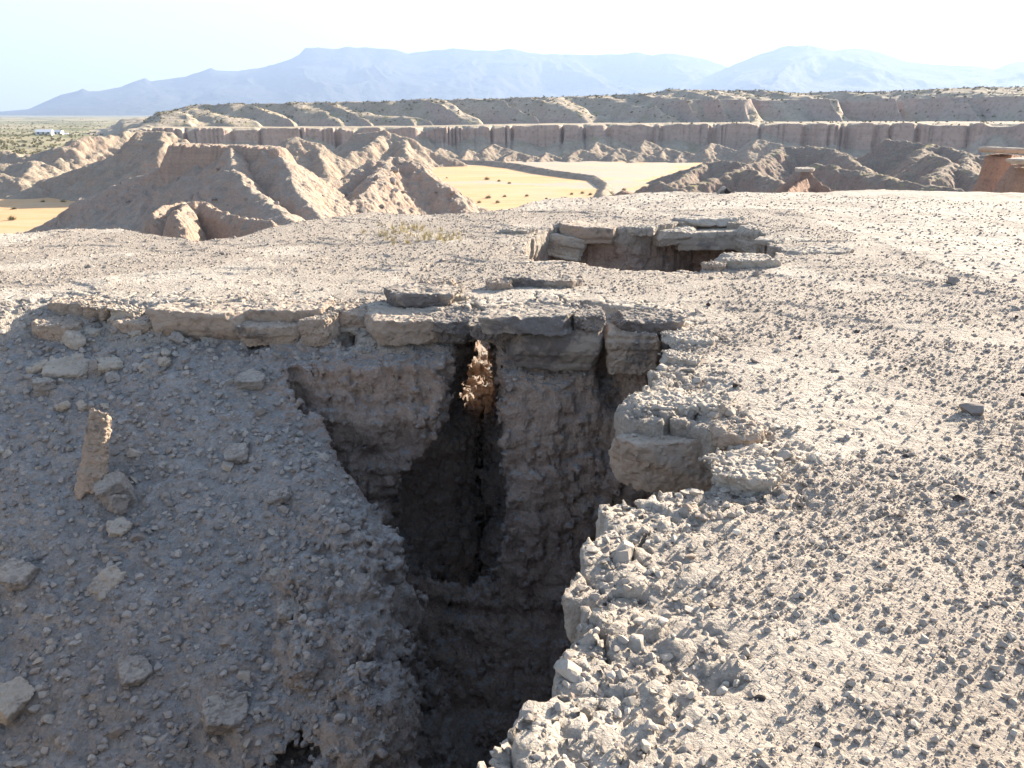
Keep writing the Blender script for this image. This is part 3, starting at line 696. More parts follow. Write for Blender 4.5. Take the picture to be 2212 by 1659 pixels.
# ------------------------------------------------------------------ mountains
def mountain(name, pts, r0, depth, seed, label, basez=-45):
    q = np.array([PD(a, b, r0) for a, b in pts]); paz, pz = np.arctan2(q[:, 0], q[:, 1]), q[:, 2]
    A, T = np.meshgrid(np.linspace(paz[0], paz[-1], 900), np.linspace(0, 1.25, 150), indexing='ij')
    R = r0 - depth * (1 - T)
    crest = np.interp(A, paz, pz) - basez
    ker = np.hanning(61); ker /= ker.sum(); c1 = crest[:, 0]; sm = np.convolve(np.pad(c1, 30, mode='edge'), ker, 'valid')
    crest = sm[:, None] + (c1 - sm)[:, None] * np.clip((T - 0.86) / 0.14, 0, 1)
    ar = A * r0
    gul = np.abs(fbm(ar / 1400 + 0.25 * perlin(ar / 900, T * 3, seed + 4), T * 1.3, 5, seed))
    up = np.where(T <= 1, T ** 1.25, 1 - (T - 1) * 2.5)
    Z = basez - 20 + (crest + 20) * up - crest * 0.34 * gul * np.clip(T, 0, 1) * np.clip((1.0 - T) * 5, 0, 1) + crest * 0.012 * fbm(ar / 160, T * 20, 3, seed + 8)
    V = np.stack([R * np.sin(A), R * np.cos(A), Z], -1).reshape(-1, 3)
    o = mesh_obj(name, np_mesh(name, V, grid_faces(*A.shape)[:, ::-1], M_MOUNT))
    tag(o, label, "mountain", kind="structure")
mountain("mountain", [(-300, 246), (-80, 244), (0, 241), (60, 236), (130, 205), (165, 197), (178, 190), (192, 197), (210, 197), (260, 188), (300, 172), (313, 168), (325, 176), (400, 165), (440, 152), (455, 147), (470, 152), (510, 153), (560, 147), (610, 134), (645, 118), (660, 104), (685, 101), (720, 106), (750, 100), (800, 103), (850, 106), (880, 114), (930, 110), (980, 103), (1030, 109),
                       (1080, 108), (1105, 104), (1150, 115), (1250, 118), (1340, 116), (1380, 112), (1410, 119), (1440, 114), (1490, 120), (1540, 132), (1570, 144), (1640, 160), (1760, 190), (1900, 215), (2100, 238)], 11000, 3200, 501, "long hazy blue mountain range on the horizon")
mountain("mountain", [(1350, 236), (1450, 190), (1540, 160), (1570, 145), (1600, 133), (1650, 113), (1690, 101), (1705, 98), (1720, 99), (1745, 96), (1760, 101), (1800, 108), (1850, 104), (1900, 112), (1950, 131), (2000, 137), (2050, 141), (2100, 142), (2150, 149), (2180, 137), (2195, 133), (2260, 130), (2400, 125), (2600, 140)], 9800, 3600, 530, "paler broad mountain right of the notch on the horizon")

# ------------------------------------------------------------------ caprock slabs, one thing each
def slab_mesh(name, w, dep, th, mat, seed, jit=0.12, strata=0.012, under=0.15, rnd=0.009, lump=0.006, ncut=7):
    r = np.random.default_rng(seed)
    v = float(np.clip(max(w, dep) / 64, 0.007, 0.03))
    n = 8
    ang = np.sort(np.linspace(0, 2 * math.pi, n, endpoint=False) + r.uniform(-.2, .2, n))
    ca, sa = np.cos(ang), np.sin(ang)
    sq = 1 / np.maximum(np.abs(ca), np.abs(sa)) ** 0.75
    poly = np.stack([ca * sq * w / 2, sa * sq * dep / 2], 1) * (1 + r.uniform(-jit, jit, (n, 1)))
    pad = 0.06 + 3 * v
    lo = (-w / 2 * 1.2 - pad, -dep / 2 * 1.2 - pad, -pad)
    nb = [int(math.ceil(s / v / 8)) for s in (w * 1.2 + 2 * pad, dep * 1.2 + 2 * pad, th + 2 * pad)]
    X = lo[0] + v * np.arange(nb[0] * 8 + 2); Y = lo[1] + v * np.arange(nb[1] * 8 + 2); Zz = lo[2] + v * np.arange(nb[2] * 8 + 2)
    A = sd_poly(*np.meshgrid(X, Y, indexing='ij'), poly)
    nl = max(3, int(th / 0.045))
    lay = np.interp(Zz, np.linspace(-pad, th + pad, nl * 4), np.repeat(r.standard_normal(nl), 4)) * strata
    o = r.integers(0, NV, 3); tx, ty = r.uniform(-.05, .05, 2)
    cuts = [(r.standard_normal(3) * np.array([1, 1, .8]), r.uniform(0.62, 0.85)) for _ in range(ncut)]
    cuts = [(c / np.linalg.norm(c), q) for c, q in cuts]
    def fn(i, j, k):
        nn = VOL[(i + o[0]) % NV, (j + o[1]) % NV, (k + o[2]) % NV]
        n2 = VOL[(i * 3 + o[1]) % NV, (j * 3 + o[2]) % NV, (k * 3 + o[0]) % NV]
        z = Zz[k] + tx * X[i] + ty * Y[j]
        a = A[i, j] + lay[k] + under * np.clip(th * 0.55 - z, 0, 9) + rnd
        b = np.abs(z - th / 2) - th / 2 + rnd
        d = np.hypot(np.maximum(a, 0), np.maximum(b, 0)) + np.minimum(np.maximum(a, b), 0) - rnd
        for c, q in cuts:
            ext = abs(c[0]) * w / 2 + abs(c[1]) * dep / 2 + abs(c[2]) * th / 2
            d = np.maximum(d, c[0] * X[i] + c[1] * Y[j] + c[2] * (Zz[k] - th / 2) - q * ext)
        return d + lump * nn + lump * 0.45 * n2
    V, F = surface_nets(fn, lo, v, nb, k=2.8)
    return np_mesh(name, V, F, mat)
SLABS = []
def slab(l, r, top, bot, dep, mat, label, name="caprock_slab", cat="rock slab", z=0.0, yaw=0.0, pitch=0.0, roll=0.0, back=0.0, seed=None, group=None, **kw):
    """front face between image columns l and r, from row top (height z) to row bot; dep metres deep"""
    c = P((l + r) / 2, top, z)
    dist = np.linalg.norm(c - np.array([0, 0, CZ]))
    w = (r - l) / FPX * dist * 1.08
    zb = CZ + ray((l + r) / 2, bot)[2] * (c[1] / ray((l + r) / 2, bot)[1])
    th = max(z - zb, 0.03)
    seed = seed if seed is not None else int(l * 7 + top * 3) % 9973
    me = slab_mesh(name, w, dep, th, mat, seed, **kw)
    o = mesh_obj(name, me, (c[0], c[1] + dep / 2 + back, z - th))
    o.rotation_euler = (math.radians(pitch), math.radians(roll), math.radians(yaw))
    SLABS.append((o.location.copy(), me, th))
    return tag(o, label, cat, group)

# the dark bridge over the slot
slab(1012, 1120, 708, 736, 0.45, M_DARK, "thin pointed dark tip at the left end of the thick bridge slab", seed=63, z=-0.015, jit=0.05)
slab(1092, 1310, 710, 800, 0.7, M_DARK, "thick dark bridge slab jutting out above the slot canyon", seed=3, z=-0.02, back=-0.07, under=0.45, jit=0.10, rnd=0.016)
slab(1042, 1240, 684, 722, 0.46, M_DARK, "thin dark varnished plate lying on top of the bridge slab", seed=4, z=0.11, back=-0.06, jit=0.14, roll=-2)
slab(1232, 1308, 682, 722, 0.40, M_DARK, "small dark plate split off by a crack at the right end of the bridge plate", seed=5, z=0.10, back=-0.05)
slab(1314, 1452, 722, 812, 0.45, M_BUFF, "square buff block right of the dark bridge slab", seed=6, z=-0.03, under=0.1, jit=0.06, yaw=-4)
slab(1330, 1474, 694, 728, 0.40, M_DARK, "thin dark ledge above the square buff block", seed=7, z=0.06, jit=0.08)
slab(1340, 1388, 684, 702, 0.10, M_BUFF, "rounded buff stone wedged in front of the thin dark ledge", "stone", "stone", seed=8, z=0.03, back=-0.06, rnd=0.03)
# the left rim
slab(112, 176, 655, 722, 0.34, M_BUFF, "upright boxy chunk at the left end of the caprock rim", seed=10, z=0.01, jit=0.08, rnd=0.016, back=-0.06)
slab(62, 142, 698, 738, 0.30, M_BUFF, "flat brown boulder lying on the slope below the left end of the rim", "boulder", "boulder", seed=11, z=-0.10, roll=8, rnd=0.016, back=-0.06)
slab(178, 232, 662, 690, 0.22, M_BUFF, "small cracked slab right of the boxy chunk on the rim", seed=12, z=0.0, back=-0.06)
slab(226, 300, 668, 712, 0.26, M_PALE, "crumbling pale slab beside the long lens slab", seed=13, z=-0.02, roll=5, back=-0.06)
slab(262, 342, 690, 742, 0.26, M_BUFF, "low jumbled block tucked under the left rim", seed=14, z=-0.09, jit=0.16, back=-0.06)
slab(326, 526, 676, 744, 0.55, M_BUFF, "long lens shaped buff slab overhanging the left rim", seed=15, z=0.0, under=0.5, rnd=0.016, back=-0.06)
slab(522, 702, 668, 702, 0.45, M_BUFF, "thin upper slab right of the long lens slab", seed=16, z=0.01, yaw=3, back=-0.06)
slab(524, 650, 702, 748, 0.35, M_BUFF, "brown block beneath the thin upper slab", seed=17, z=-0.09, under=0.3, back=-0.06)
slab(646, 722, 684, 748, 0.30, M_BUFF, "square cornered block with one shaded side next to the thin upper slab", seed=18, z=-0.02, jit=0.05, yaw=-18, back=-0.06)
slab(700, 792, 668, 728, 0.46, M_BUFF, "buff slab with a level crack left of the widest rim block", seed=19, z=0.0, back=-0.06)
slab(782, 950, 690, 746, 0.48, M_BUFF, "widest buff rim block left of the slot canyon", seed=20, z=0.0, under=0.25, jit=0.06, back=-0.06)
slab(922, 1030, 688, 744, 0.42, M_DARK, "dark tipped block leaning over the slot from the left", seed=21, z=0.0, under=0.55, yaw=-8, back=-0.06)
slab(832, 985, 636, 672, 0.46, M_DARK, "dark flat slab resting on the rim above the widest block", seed=22, z=0.12, jit=0.12, roll=2, pitch=-3)
slab(962, 1012, 642, 660, 0.12, M_PALE, "small bright stone beside the dark flat slab", "stone", "stone", seed=23, z=0.06)
slab(900, 985, 612, 628, 0.26, M_BUFF, "thin lit ledge behind the dark flat slab", seed=24, z=0.09)
slab(1052, 1112, 612, 628, 0.2, M_BUFF, "short broken ledge left of the long dark ledge", seed=25, z=0.09)
slab(1104, 1250, 606, 630, 0.36, M_DARK, "long dark ledge behind the bridge slab", seed=26, z=0.10, jit=0.1)
slab(1000, 1062, 655, 672, 0.2, M_PALE, "pale cracked flake at the head of the surface crack", seed=27, z=0.03)
# second pit
slab(1196, 1340, 490, 526, 0.75, M_BUFF, "broad cracked caprock block on the far side of the second pit", seed=30, z=0.03, jit=0.08)
slab(1340, 1424, 492, 512, 0.5, M_PALE, "thin slab over a dark gap behind the second pit", seed=31, z=0.0)
slab(1414, 1502, 500, 532, 0.6, M_PALE, "short pale overhanging block in the middle of the second pit's far rim", seed=32, z=-0.06, under=0.4)
slab(1466, 1614, 505, 545, 0.75, M_PALE, "long overhanging block with a dark stained end at the second pit", seed=33, z=-0.09, under=0.35)
slab(1478, 1612, 474, 490, 0.5, M_PALE, "thin top slab above the stained block", seed=34, z=0.05)
slab(1166, 1256, 512, 562, 0.6, M_PALE, "tilted pale boulder sunk at the left end of the second pit", "boulder", "boulder", seed=35, z=-0.10, roll=14, rnd=0.016)
slab(1565, 1690, 560, 585, 0.4, M_PALE, "low pale slab on the near rim of the second pit", seed=36, z=0.09)
slab(1522, 1575, 572, 586, 0.2, M_BUFF, "small rounded buff block at the near lip of the second pit", seed=37, z=0.05)
slab(1624, 1690, 500, 556, 0.8, M_PALE, "pale block closing the right end of the second pit", seed=38, z=0.0, yaw=25)
slab(1712, 1850, 545, 572, 0.5, M_PALE, "flat layered ledge right of the second pit", seed=39, z=0.035, jit=0.14)
slab(1650, 1800, 520, 535, 0.45, M_PALE, "thin dark edged ledge behind the flat layered ledge", seed=40, z=0.03)
slab(1080, 1160, 498, 512, 0.4, M_PALE, "thin bright slab left of the broad cracked block", seed=41, z=0.04)
# right rim
slab(1342, 1560, 962, 1068, 0.42, M_BUFF, "big buff block set into a notch of the right rim", seed=50, z=-0.10, jit=0.05, yaw=-5, under=0.05, rnd=0.016)
slab(1348, 1500, 880, 915, 0.26, M_PALE, "pale ledge above the big notch block", seed=51, z=0.02, jit=0.12)
slab(1500, 1590, 880, 902, 0.26, M_PALE, "smaller pale ledge beside the notch", seed=52, z=0.02)
slab(1566, 1652, 940, 988, 0.22, M_BUFF, "round shouldered chunk behind the big notch block", "boulder", "boulder", seed=53, z=0.03, rnd=0.016, yaw=12)
slab(1556, 1700, 1036, 1072, 0.26, M_PALE, "flat sunlit flagstone on the rim in front of the notch block", seed=54, z=0.05, yaw=-10, jit=0.1)
slab(1560, 1650, 1002, 1030, 0.16, M_PALE, "wedge of pale stone between the flagstone and the notch block", seed=55, z=0.02)
slab(1452, 1535, 735, 752, 0.3, M_PALE, "stepped pale edge at the right end of the bridge", seed=56, z=0.02)
slab(1440, 1520, 780, 800, 0.25, M_PALE, "second stepped pale edge below the bridge end", seed=57, z=0.02, yaw=-12)
# hoodoo capstones
slab(1726, 1765, 364, 371, 0.9, M_PALE, "thin capstone on the small red mud mound", "capstone", "rock slab", seed=60, z=float(PD(1745, 364, 44)[2]), strata=0.03, rnd=0.016)
slab(2150, 2240, 320, 332, 0.9, M_PALE, "flat grey capstone on the red hoodoo column", "capstone", "rock slab", seed=61, z=float(PD(2184, 320, 39.4)[2]), strata=0.03, rnd=0.05, jit=0.06, yaw=-4)
slab(2212, 2420, 345, 357, 1.1, M_PALE, "wide grey capstone on the red bastion at the right edge", "capstone", "rock slab", seed=62, z=float(PD(2316, 345, 35.5)[2]), strata=0.03, rnd=0.05, jit=0.2)
# loose pieces on the debris slope
def loose(px, py, w, dep, th, mat, label, rot, name="stone", cat="stone", seed=0, sink=0.42, **kw):
    x, y = on_slope(px, py); z = float(S_floor(np.array(x), np.array(y)))
    kw.setdefault("strata", 0.003); kw.setdefault("lump", 0.005)
    o = mesh_obj(name, slab_mesh(name, w, dep, th, mat, seed, **kw), (x, y, z - th * sink))
    sink = max(sink, 0.1)
    o.rotation_euler = tuple(math.radians(a) for a in rot)
    return tag(o, label, cat)
loose(192, 1050, 0.14, 0.11, 0.66, M_BUFF, "tall brown slab standing upright on the debris slope with a sunlit tip", (-9, 13, 24), "standing_slab", "rock slab", seed=173, sink=0.12, jit=0.2, ncut=5, under=-0.10)
loose(268, 1048, 0.22, 0.2, 0.24, M_SLOPE, "dark brown block leaning beside the standing slab", (10, -25, 30), seed=71, jit=0.15)
loose(245, 1085, 0.14, 0.14, 0.14, M_SLOPE, "small brown block at the foot of the standing slab", (0, 20, 50), seed=72)
loose(95, 832, 0.16, 0.14, 0.13, M_SLOPE, "boxy brown block low on the slope at the far left", (5, 5, 15), seed=73)
loose(150, 785, 0.36, 0.22, 0.07, M_PALE, "flat pale plate lying on the slope below the boxy rim chunk", (24, 10, 10), seed=74)
loose(285, 1440, 0.19, 0.17, 0.10, M_SLOPE, "square stone on the lower debris slope", (26, 0, 35), seed=75, jit=0.06)
loose(255, 1135, 0.16, 0.14, 0.05, M_PALE, "pale flat chip below the standing slab", (28, 5, 40), seed=76)
loose(510, 975, 0.2, 0.14, 0.08, M_SLOPE, "brown plate near the middle of the debris slope", (24, -10, 10), seed=77)
loose(610, 1075, 0.18, 0.12, 0.07, M_SLOPE, "small brown ledge stone near the upper edge of the pit", (15, -20, -10), seed=78)
loose(40, 1240, 0.22, 0.2, 0.12, M_SLOPE, "rough stone at the left edge of the slope", (22, 10, 5), seed=79)
loose(235, 1245, 0.26, 0.14, 0.06, M_PALE, "long pale splinter lying across the slope", (26, -30, 55), seed=80)
loose(20, 1510, 0.24, 0.2, 0.12, M_PALE, "large pale stone at the lower left edge", (22, 0, 70), seed=81)
loose(620, 1320, 0.16, 0.13, 0.1, M_SLOPE, "stone above the eroded ribs", (20, 0, 60), seed=82)
loose(545, 820, 0.24, 0.16, 0.10, M_SLOPE, "tan stone bulging from the slope under the rim", (20, 0, 0), seed=83)
loose(480, 1530, 0.26, 0.24, 0.14, M_SLOPE, "cracked lump on the slope left of the lowest hole", (22, 12, 20), seed=84)

jr = np.random.default_rng(123)
for k in range(26):
    px_, py_ = jr.uniform(150, 400), jr.uniform(712, 800)
    if k >= 18: px_, py_ = jr.uniform(60, 240), jr.uniform(760, 880)
    w_ = 0.07 + 0.16 * jr.random() ** 1.5
    loose(px_, py_, w_, w_ * jr.uniform(.6, .9), w_ * jr.uniform(.35, .6), (M_SLOPE, M_PALE)[k % 2], "angular block in the jumble of fallen rock below the left end of the rim",
          (20 + jr.normal(0, 14), jr.normal(0, 16), jr.uniform(0, 180)), "fallen_block", "rock block", seed=400 + k, sink=0.3, jit=0.18)["group"] = "fallen blocks below the left rim"
# ------------------------------------------------------------------ angular stones
def ico(sub):
    bm = __import__("bmesh").new(); __import__("bmesh").ops.create_icosphere(bm, subdivisions=sub, radius=1.0)
    v = np.array([q.co[:] for q in bm.verts]); f = np.array([[q.index for q in p.verts] for p in bm.faces]); bm.free()
    return v, f
I1, I3 = ico(1), ico(3)
def chunk(v, seed, cuts=9, sq=(1, .8, .6), jit=0.0, lo_=0.45):
    r = np.random.default_rng(seed); v = v.copy()
    if jit: v *= 1 + r.uniform(-jit, jit, (len(v), 1))
    for _ in range(cuts):
        n = r.standard_normal(3); n /= np.linalg.norm(n); d = r.uniform(lo_, lo_ + 0.32)
        v -= np.maximum(v @ n - d, 0)[:, None] * n
    v *= np.array(sq); v[:, 2] -= v[:, 2].min() * 0.6
    return v
CH = {}
for mname, mm in (("pale", M_CHIP), ("black", M_BLACK), ("brown", M_BROWNCHIP)):
    CH[mname] = [np_mesh("stone", chunk(I3[0], 900 + k, 16, (1, 0.8, 0.5 + 0.07 * k), 0.03, 0.36) * 1.25, I3[1], mm, smooth=False) for k in range(6)]
fc = gv[gf].mean(1)
e1, e2 = gv[gf[:, 2]] - gv[gf[:, 0]], gv[gf[:, 3]] - gv[gf[:, 1]]
fn_ = np.cross(e1, e2); fn_ /= np.linalg.norm(fn_, axis=1)[:, None] + 1e-12
fd = np.linalg.norm(fc - np.array([0, 0, CZ]), axis=1)
A_fr = A_RIM[np.clip(((fc[:, 0] - LO[0]) / VOX).astype(int), 0, len(gx) - 1), np.clip(((fc[:, 1] - LO[1]) / VOX).astype(int), 0, len(gy) - 1)]
A_fq = A_Q[np.clip(((fc[:, 0] - LO[0]) / VOX).astype(int), 0, len(gx) - 1), np.clip(((fc[:, 1] - LO[1]) / VOX).astype(int), 0, len(gy) - 1)]
vis = (np.abs(np.arctan2(fc[:, 0], fc[:, 1])) < np.where(fd < 4, 1.0, 0.72))
on_top = (A_fr > 0.0) & (fn_[:, 2] > 0.75) & vis & (fc[:, 2] > -0.3)
on_slp = (A_fr < 0.0) & (fn_[:, 2] > 0.55) & vis & (fc[:, 2] < 0.0) & (A_fq > 0.05)
def scatter_stones(cand, count, kind, smin, smax, label, group, seed, sink=0.25):
    r = np.random.default_rng(seed)
    for q in r.choice(cand, count, replace=False):
        s = smin * (smax / smin) ** (r.random() ** 1.6)
        o = bpy.data.objects.new("stone", CH[kind][r.integers(6)])
        o.scale = (s, s, s); o.location = fc[q] - np.array([0, 0, s * sink]); o.rotation_euler = (r.normal(0, .3), r.normal(0, .3), r.uniform(0, 6.28))
        link(o); tag(o, label, "stone", group)
rim_c = np.nonzero(on_top & (A_fr < 0.28) & (fc[:, 1] < 5.0) & (fc[:, 0] > -0.4) & (fc[:, 1] > 1.5))[0]
scatter_stones(rim_c, 60, "pale", 0.018, 0.058, "pale angular rubble stone on the broken lip of the right rim", "pale rubble along the right rim", 21)
scatter_stones(np.nonzero(on_top & (fc[:, 0] > 0.6) & (fc[:, 1] < 9))[0], 45, "black", 0.012, 0.032, "small black stone on the pale gravel of the right plateau", "black stones on the right plateau", 22)
scatter_stones(np.nonzero(on_top & (fc[:, 1] > 3))[0], 40, "brown", 0.02, 0.06, "brown grey stone lying on the gravel of the mesa top", "brown grey stones on the mesa top", 23)
scatter_stones(np.nonzero(on_slp & (fc[:, 1] < 5.6))[0], 55, "pale", 0.025, 0.085, "pale flat chip half buried in the shaded debris slope", "pale chips on the shaded debris slope", 25, 0.45)
scatter_stones(np.nonzero(on_slp)[0], 80, "brown", 0.02, 0.07, "grey brown stone on the shaded debris slope", "stones on the shaded debris slope", 24)
def one(px, py, s, kind, label, k=0):
    p = P(px, py); o = mesh_obj("stone", CH[kind][k], (p[0], p[1], float(h_top(np.array(p[0]), np.array(p[1]))) - 0.2 * s)); o.scale = (s, s, s * 1.2)
    o.rotation_euler = (0, 0, k * 1.3); tag(o, label, "stone")
one(2100, 893, 0.085, "brown", "largest tan stone standing alone on the right gravel with a long shadow", 2)
one(2055, 611, 0.085, "brown", "lone brown stone far back on the right plateau", 3)
one(1558, 419, 0.14, "pale", "pale stone on the far mesa edge", 1)
one(1572, 420, 0.10, "black", "black stone beside the pale one on the far mesa edge", 4)

def hill_stones(key, n, smin, smax, kind, label, group, seed, zmin):
    r = np.random.default_rng(seed); v = [q for k, q in o_verts.items() if key in k][0]
    v = v[v[:, 2] > zmin]
    for p in v[r.choice(len(v), n, replace=False)]:
        s = smin * (smax / smin) ** (r.random() ** 2)
        o = link(bpy.data.objects.new("boulder", CH[kind][r.integers(6)])); o.scale = (s, s, s); o.location = p - np.array([0, 0, s * .25]); o.rotation_euler = (r.normal(0, .3), r.normal(0, .3), r.uniform(0, 6.28))
        tag(o, label, "boulder", group)
hill_stones("rounded brown mound", 90, 0.25, 1.1, "brown", "brown boulder lying on the rounded mound right of the butte", "boulders on the rounded mound", 71, -14)
hill_stones("long spurs", 45, 0.2, 0.7, "brown", "brown boulder on the spurs below the flat topped butte", "boulders below the butte", 72, -15)
hill_stones("knobby low ridge", 30, 0.08, 0.3, "brown", "small boulder on the knobby mud ridge in front of the butte", "boulders on the knobby ridge", 73, -8)
# gravel: far too many to count
tf_c = None
def gravel(name, pos, size, tint, seed, label, sub=1):
    I1 = ico(sub)
    r = np.random.default_rng(seed); n = len(pos)
    base = np.stack([chunk(I1[0], 700 + k, 3 if sub == 1 else 14, (1, .8, .66), 0.38 if sub == 1 else 0.05, 0.5 if sub == 1 else 0.36) for k in range(12)])
    v = base[r.integers(0, 12, n)]
    pos = pos + np.stack([r.uniform(-.016, .016, n), r.uniform(-.016, .016, n), 0 * size], 1)
    a, b = r.uniform(0, 6.28, n), r.normal(0, 0.4, n)
    ca, sa, cb, sb = np.cos(a), np.sin(a), np.cos(b), np.sin(b)
    x, y, z = v[..., 0], v[..., 1], v[..., 2]
    y, z = y * cb[:, None] - z * sb[:, None], y * sb[:, None] + z * cb[:, None]
    x, y = x * ca[:, None] - y * sa[:, None], x * sa[:, None] + y * ca[:, None]
    v = np.stack([x, y, z], -1) * size[:, None, None] + pos[:, None, :] - np.array([0, 0, 1]) * (size * 0.2)[:, None, None]
    f = I1[1][None] + (np.arange(n) * len(I1[0]))[:, None, None]
    o = mesh_obj(name, np_mesh(name, v.reshape(-1, 3), f.reshape(-1, 3), M_PEB, smooth=False, attrs={"tint": np.repeat(tint, len(I1[0]), 0)}))
    return tag(o, label, "gravel", kind="stuff")
def pick(mask, dens, seed):
    r = np.random.default_rng(seed)
    c = np.nonzero(mask)[0]
    return c[r.random(len(c)) < np.clip(dens[c] * VOX * VOX, 0, 1)]
def tints(n, dark, seed, calm=0.5, to=(0.39, 0.345, 0.295)):
    r = np.random.default_rng(seed)
    pal = np.array([(0.14, 0.115, 0.10), (0.22, 0.18, 0.15), (0.30, 0.25, 0.205), (0.40, 0.345, 0.28), (0.46, 0.405, 0.335), (0.34, 0.23, 0.15)])
    p0 = np.array([.07, .20, .32, .25, .11, .05]); p1 = np.array([.03, .10, .27, .35, .23, .02])
    u = r.random(n)[:, None]; p = p0 * dark[:, None] + p1 * (1 - dark[:, None])
    k = (u > np.cumsum(p, 1)).sum(1).clip(0, 5)
    return (pal[k] * (1 - calm) + np.array(to) * calm) * r.uniform(0.82, 1.18, (n, 1))
dk = A_DK[np.clip(((fc[:, 0] - LO[0]) / VOX).astype(int), 0, len(gx) - 1), np.clip(((fc[:, 1] - LO[1]) / VOX).astype(int), 0, len(gy) - 1)]
dens = 5600 * np.clip(2.4 / fd, 0.1, 1.0) ** 1.5 * (0.25 + 0.75 * dk)
ids = pick(on_top, dens, 31)
r_ = np.random.default_rng(32)
size = (0.0032 + 0.015 * r_.random(len(ids)) ** 7) * np.clip(fd[ids] / 3.5, 1, 1.15)
gravel("gravel", fc[ids], size, tints(len(ids), dk[ids], 33), 34, "dark and pale gravel spread over the mesa top")
print("gravel", len(ids))
sp_ = []
r_s = np.random.default_rng(44)
for lc, me_, th_ in SLABS:
    if lc[1] > 14: continue
    co = np.empty(len(me_.vertices) * 3, np.float32); me_.vertices.foreach_get("co", co); co = co.reshape(-1, 3)
    t_ = co[co[:, 2] > th_ - 0.02]
    if len(t_) > 30: sp_.append(t_[r_s.choice(len(t_), min(len(t_) // 25, 90))] + np.array(lc))
sp_ = np.concatenate(sp_)
gravel("gravel", sp_, 0.004 + 0.014 * r_s.random(len(sp_)) ** 3, tints(len(sp_), np.full(len(sp_), 0.3), 45), 46, "grit and chips lying on the caprock slabs")
rb = on_top & (A_fr < 0.55) & (fc[:, 1] < 6.5) & (fc[:, 0] > -0.6)
ids = pick(rb, 700 * sstep(0.55, 0.1, A_fr) * np.clip(3.0 / fd, 0.3, 1), 36)
gravel("rubble", fc[ids], 0.008 + 0.026 * np.random.default_rng(37).random(len(ids)) ** 3, tints(len(ids), np.zeros(len(ids)), 38) * 1.05, 39, "pale broken rock rubble along the lip of the pit", 2)
ids = pick(on_slp, 1300 * np.clip(4.0 / fd, 0.3, 1.0), 41)
size = (0.005 + 0.036 * np.random.default_rng(42).random(len(ids)) ** 7)
gravel("gravel", fc[ids], size, tints(len(ids), np.full(len(ids), 0.35), 43, 0.6, (0.30, 0.285, 0.27)), 44, "grey stone debris covering the shaded slope")
# the mesa top beyond the finely meshed part
r_ = np.random.default_rng(51)
n = 26000
az = r_.uniform(-0.68, 0.68, n); rr = np.sqrt(r_.uniform(3.5 ** 2, 17.5 ** 2, n))
x, y = rr * np.sin(az), rr * np.cos(az)
m = ~((x > LO[0]) & (x < gx[-2]) & (y > LO[1]) & (y < gy[-2])) & (rr < np.interp(az, BAZ, BRAD) + 1.0)
x, y, rr = x[m], y[m], rr[m]
gravel("gravel", np.stack([x, y, h_top(x, y)], 1), (0.005 + 0.017 * r_.random(len(x)) ** 5) * np.clip(rr / 6, 1, 1.3), tints(len(x), np.full(len(x), 0.55), 52), 53, "gravel on the farther mesa top")

# ------------------------------------------------------------------ plants and buildings
def tuft_mesh(name, n, h, w, mat, seed, spread=0.5, leaf=0.05):
    r = np.random.default_rng(seed)
    d = r.standard_normal((n, 3)); d[:, 2] = np.abs(d[:, 2]) * 0.9; d /= np.linalg.norm(d, axis=1)[:, None]
    rad = r.uniform(0.35, 1.0, (n, 1)) * (1 + 0.25 * np.sin(3 * np.arctan2(d[:, 1], d[:, 0]) + seed))[:, None]
    c = d * rad * np.array([w, w, h])
    a = r.standard_normal((n, 3)); a /= np.linalg.norm(a, axis=1)[:, None]
    b = np.cross(a, r.standard_normal((n, 3))); b /= np.linalg.norm(b, axis=1)[:, None]
    q = np.stack([c - a * leaf, c + b * leaf * .6, c + a * leaf, c - b * leaf * .6], 1)
    return np_mesh(name, q.reshape(-1, 3), np.arange(n * 4).reshape(n, 4), mat, smooth=False)
def stems_mesh(name, h, w, seed, n=9, t=0.02):
    r = np.random.default_rng(seed); V, F = [], []
    for k in range(n):
        a = r.uniform(0, 6.28); e = np.array([math.cos(a) * w * .7, math.sin(a) * w * .7, h * r.uniform(.5, .9)])
        b = len(V)
        for q in range(3):
            o = np.array([math.cos(q * 2.1), math.sin(q * 2.1), 0]) * t
            V += [o, e + o * 0.3]
        for q in range(3): F.append((b + 2 * q, b + 2 * ((q + 1) % 3), b + 2 * ((q + 1) % 3) + 1, b + 2 * q + 1))
    return np_mesh(name, np.array(V), np.array(F), M_TWIG)
SH = [(tuft_mesh("foliage", 420, 0.8, 0.75, M_LEAF, 80 + k, leaf=0.09), stems_mesh("stem", 0.8, 0.7, 85 + k)) for k in range(3)]
def shrub(p, s, k, label, group):
    o = mesh_obj("shrub", SH[k][1], p); o.scale = (s, s, s); o.rotation_euler = (0, 0, k + p[0]); tag(o, label, "shrub", group)
    f = bpy.data.objects.new("foliage", SH[k][0]); link(f); f.parent = o
for k, (a, b, s) in enumerate(((151, 414, .9), (68, 416, .8), (18, 425, 1.1), (33, 422, 1.3), (10, 428, 1.0), (93, 437, .8), (137, 437, .9), (168, 440, .8), (180, 439, .8), (30, 453, .9), (26, 475, 1.1), (305, 366, .8), (152, 418, 1.7), (285, 410, .9))):
    shrub(P(a, b, ZB), s, k % 3, "round desert shrub on the yellow grass flat at the left", "shrubs on the left grass flat")
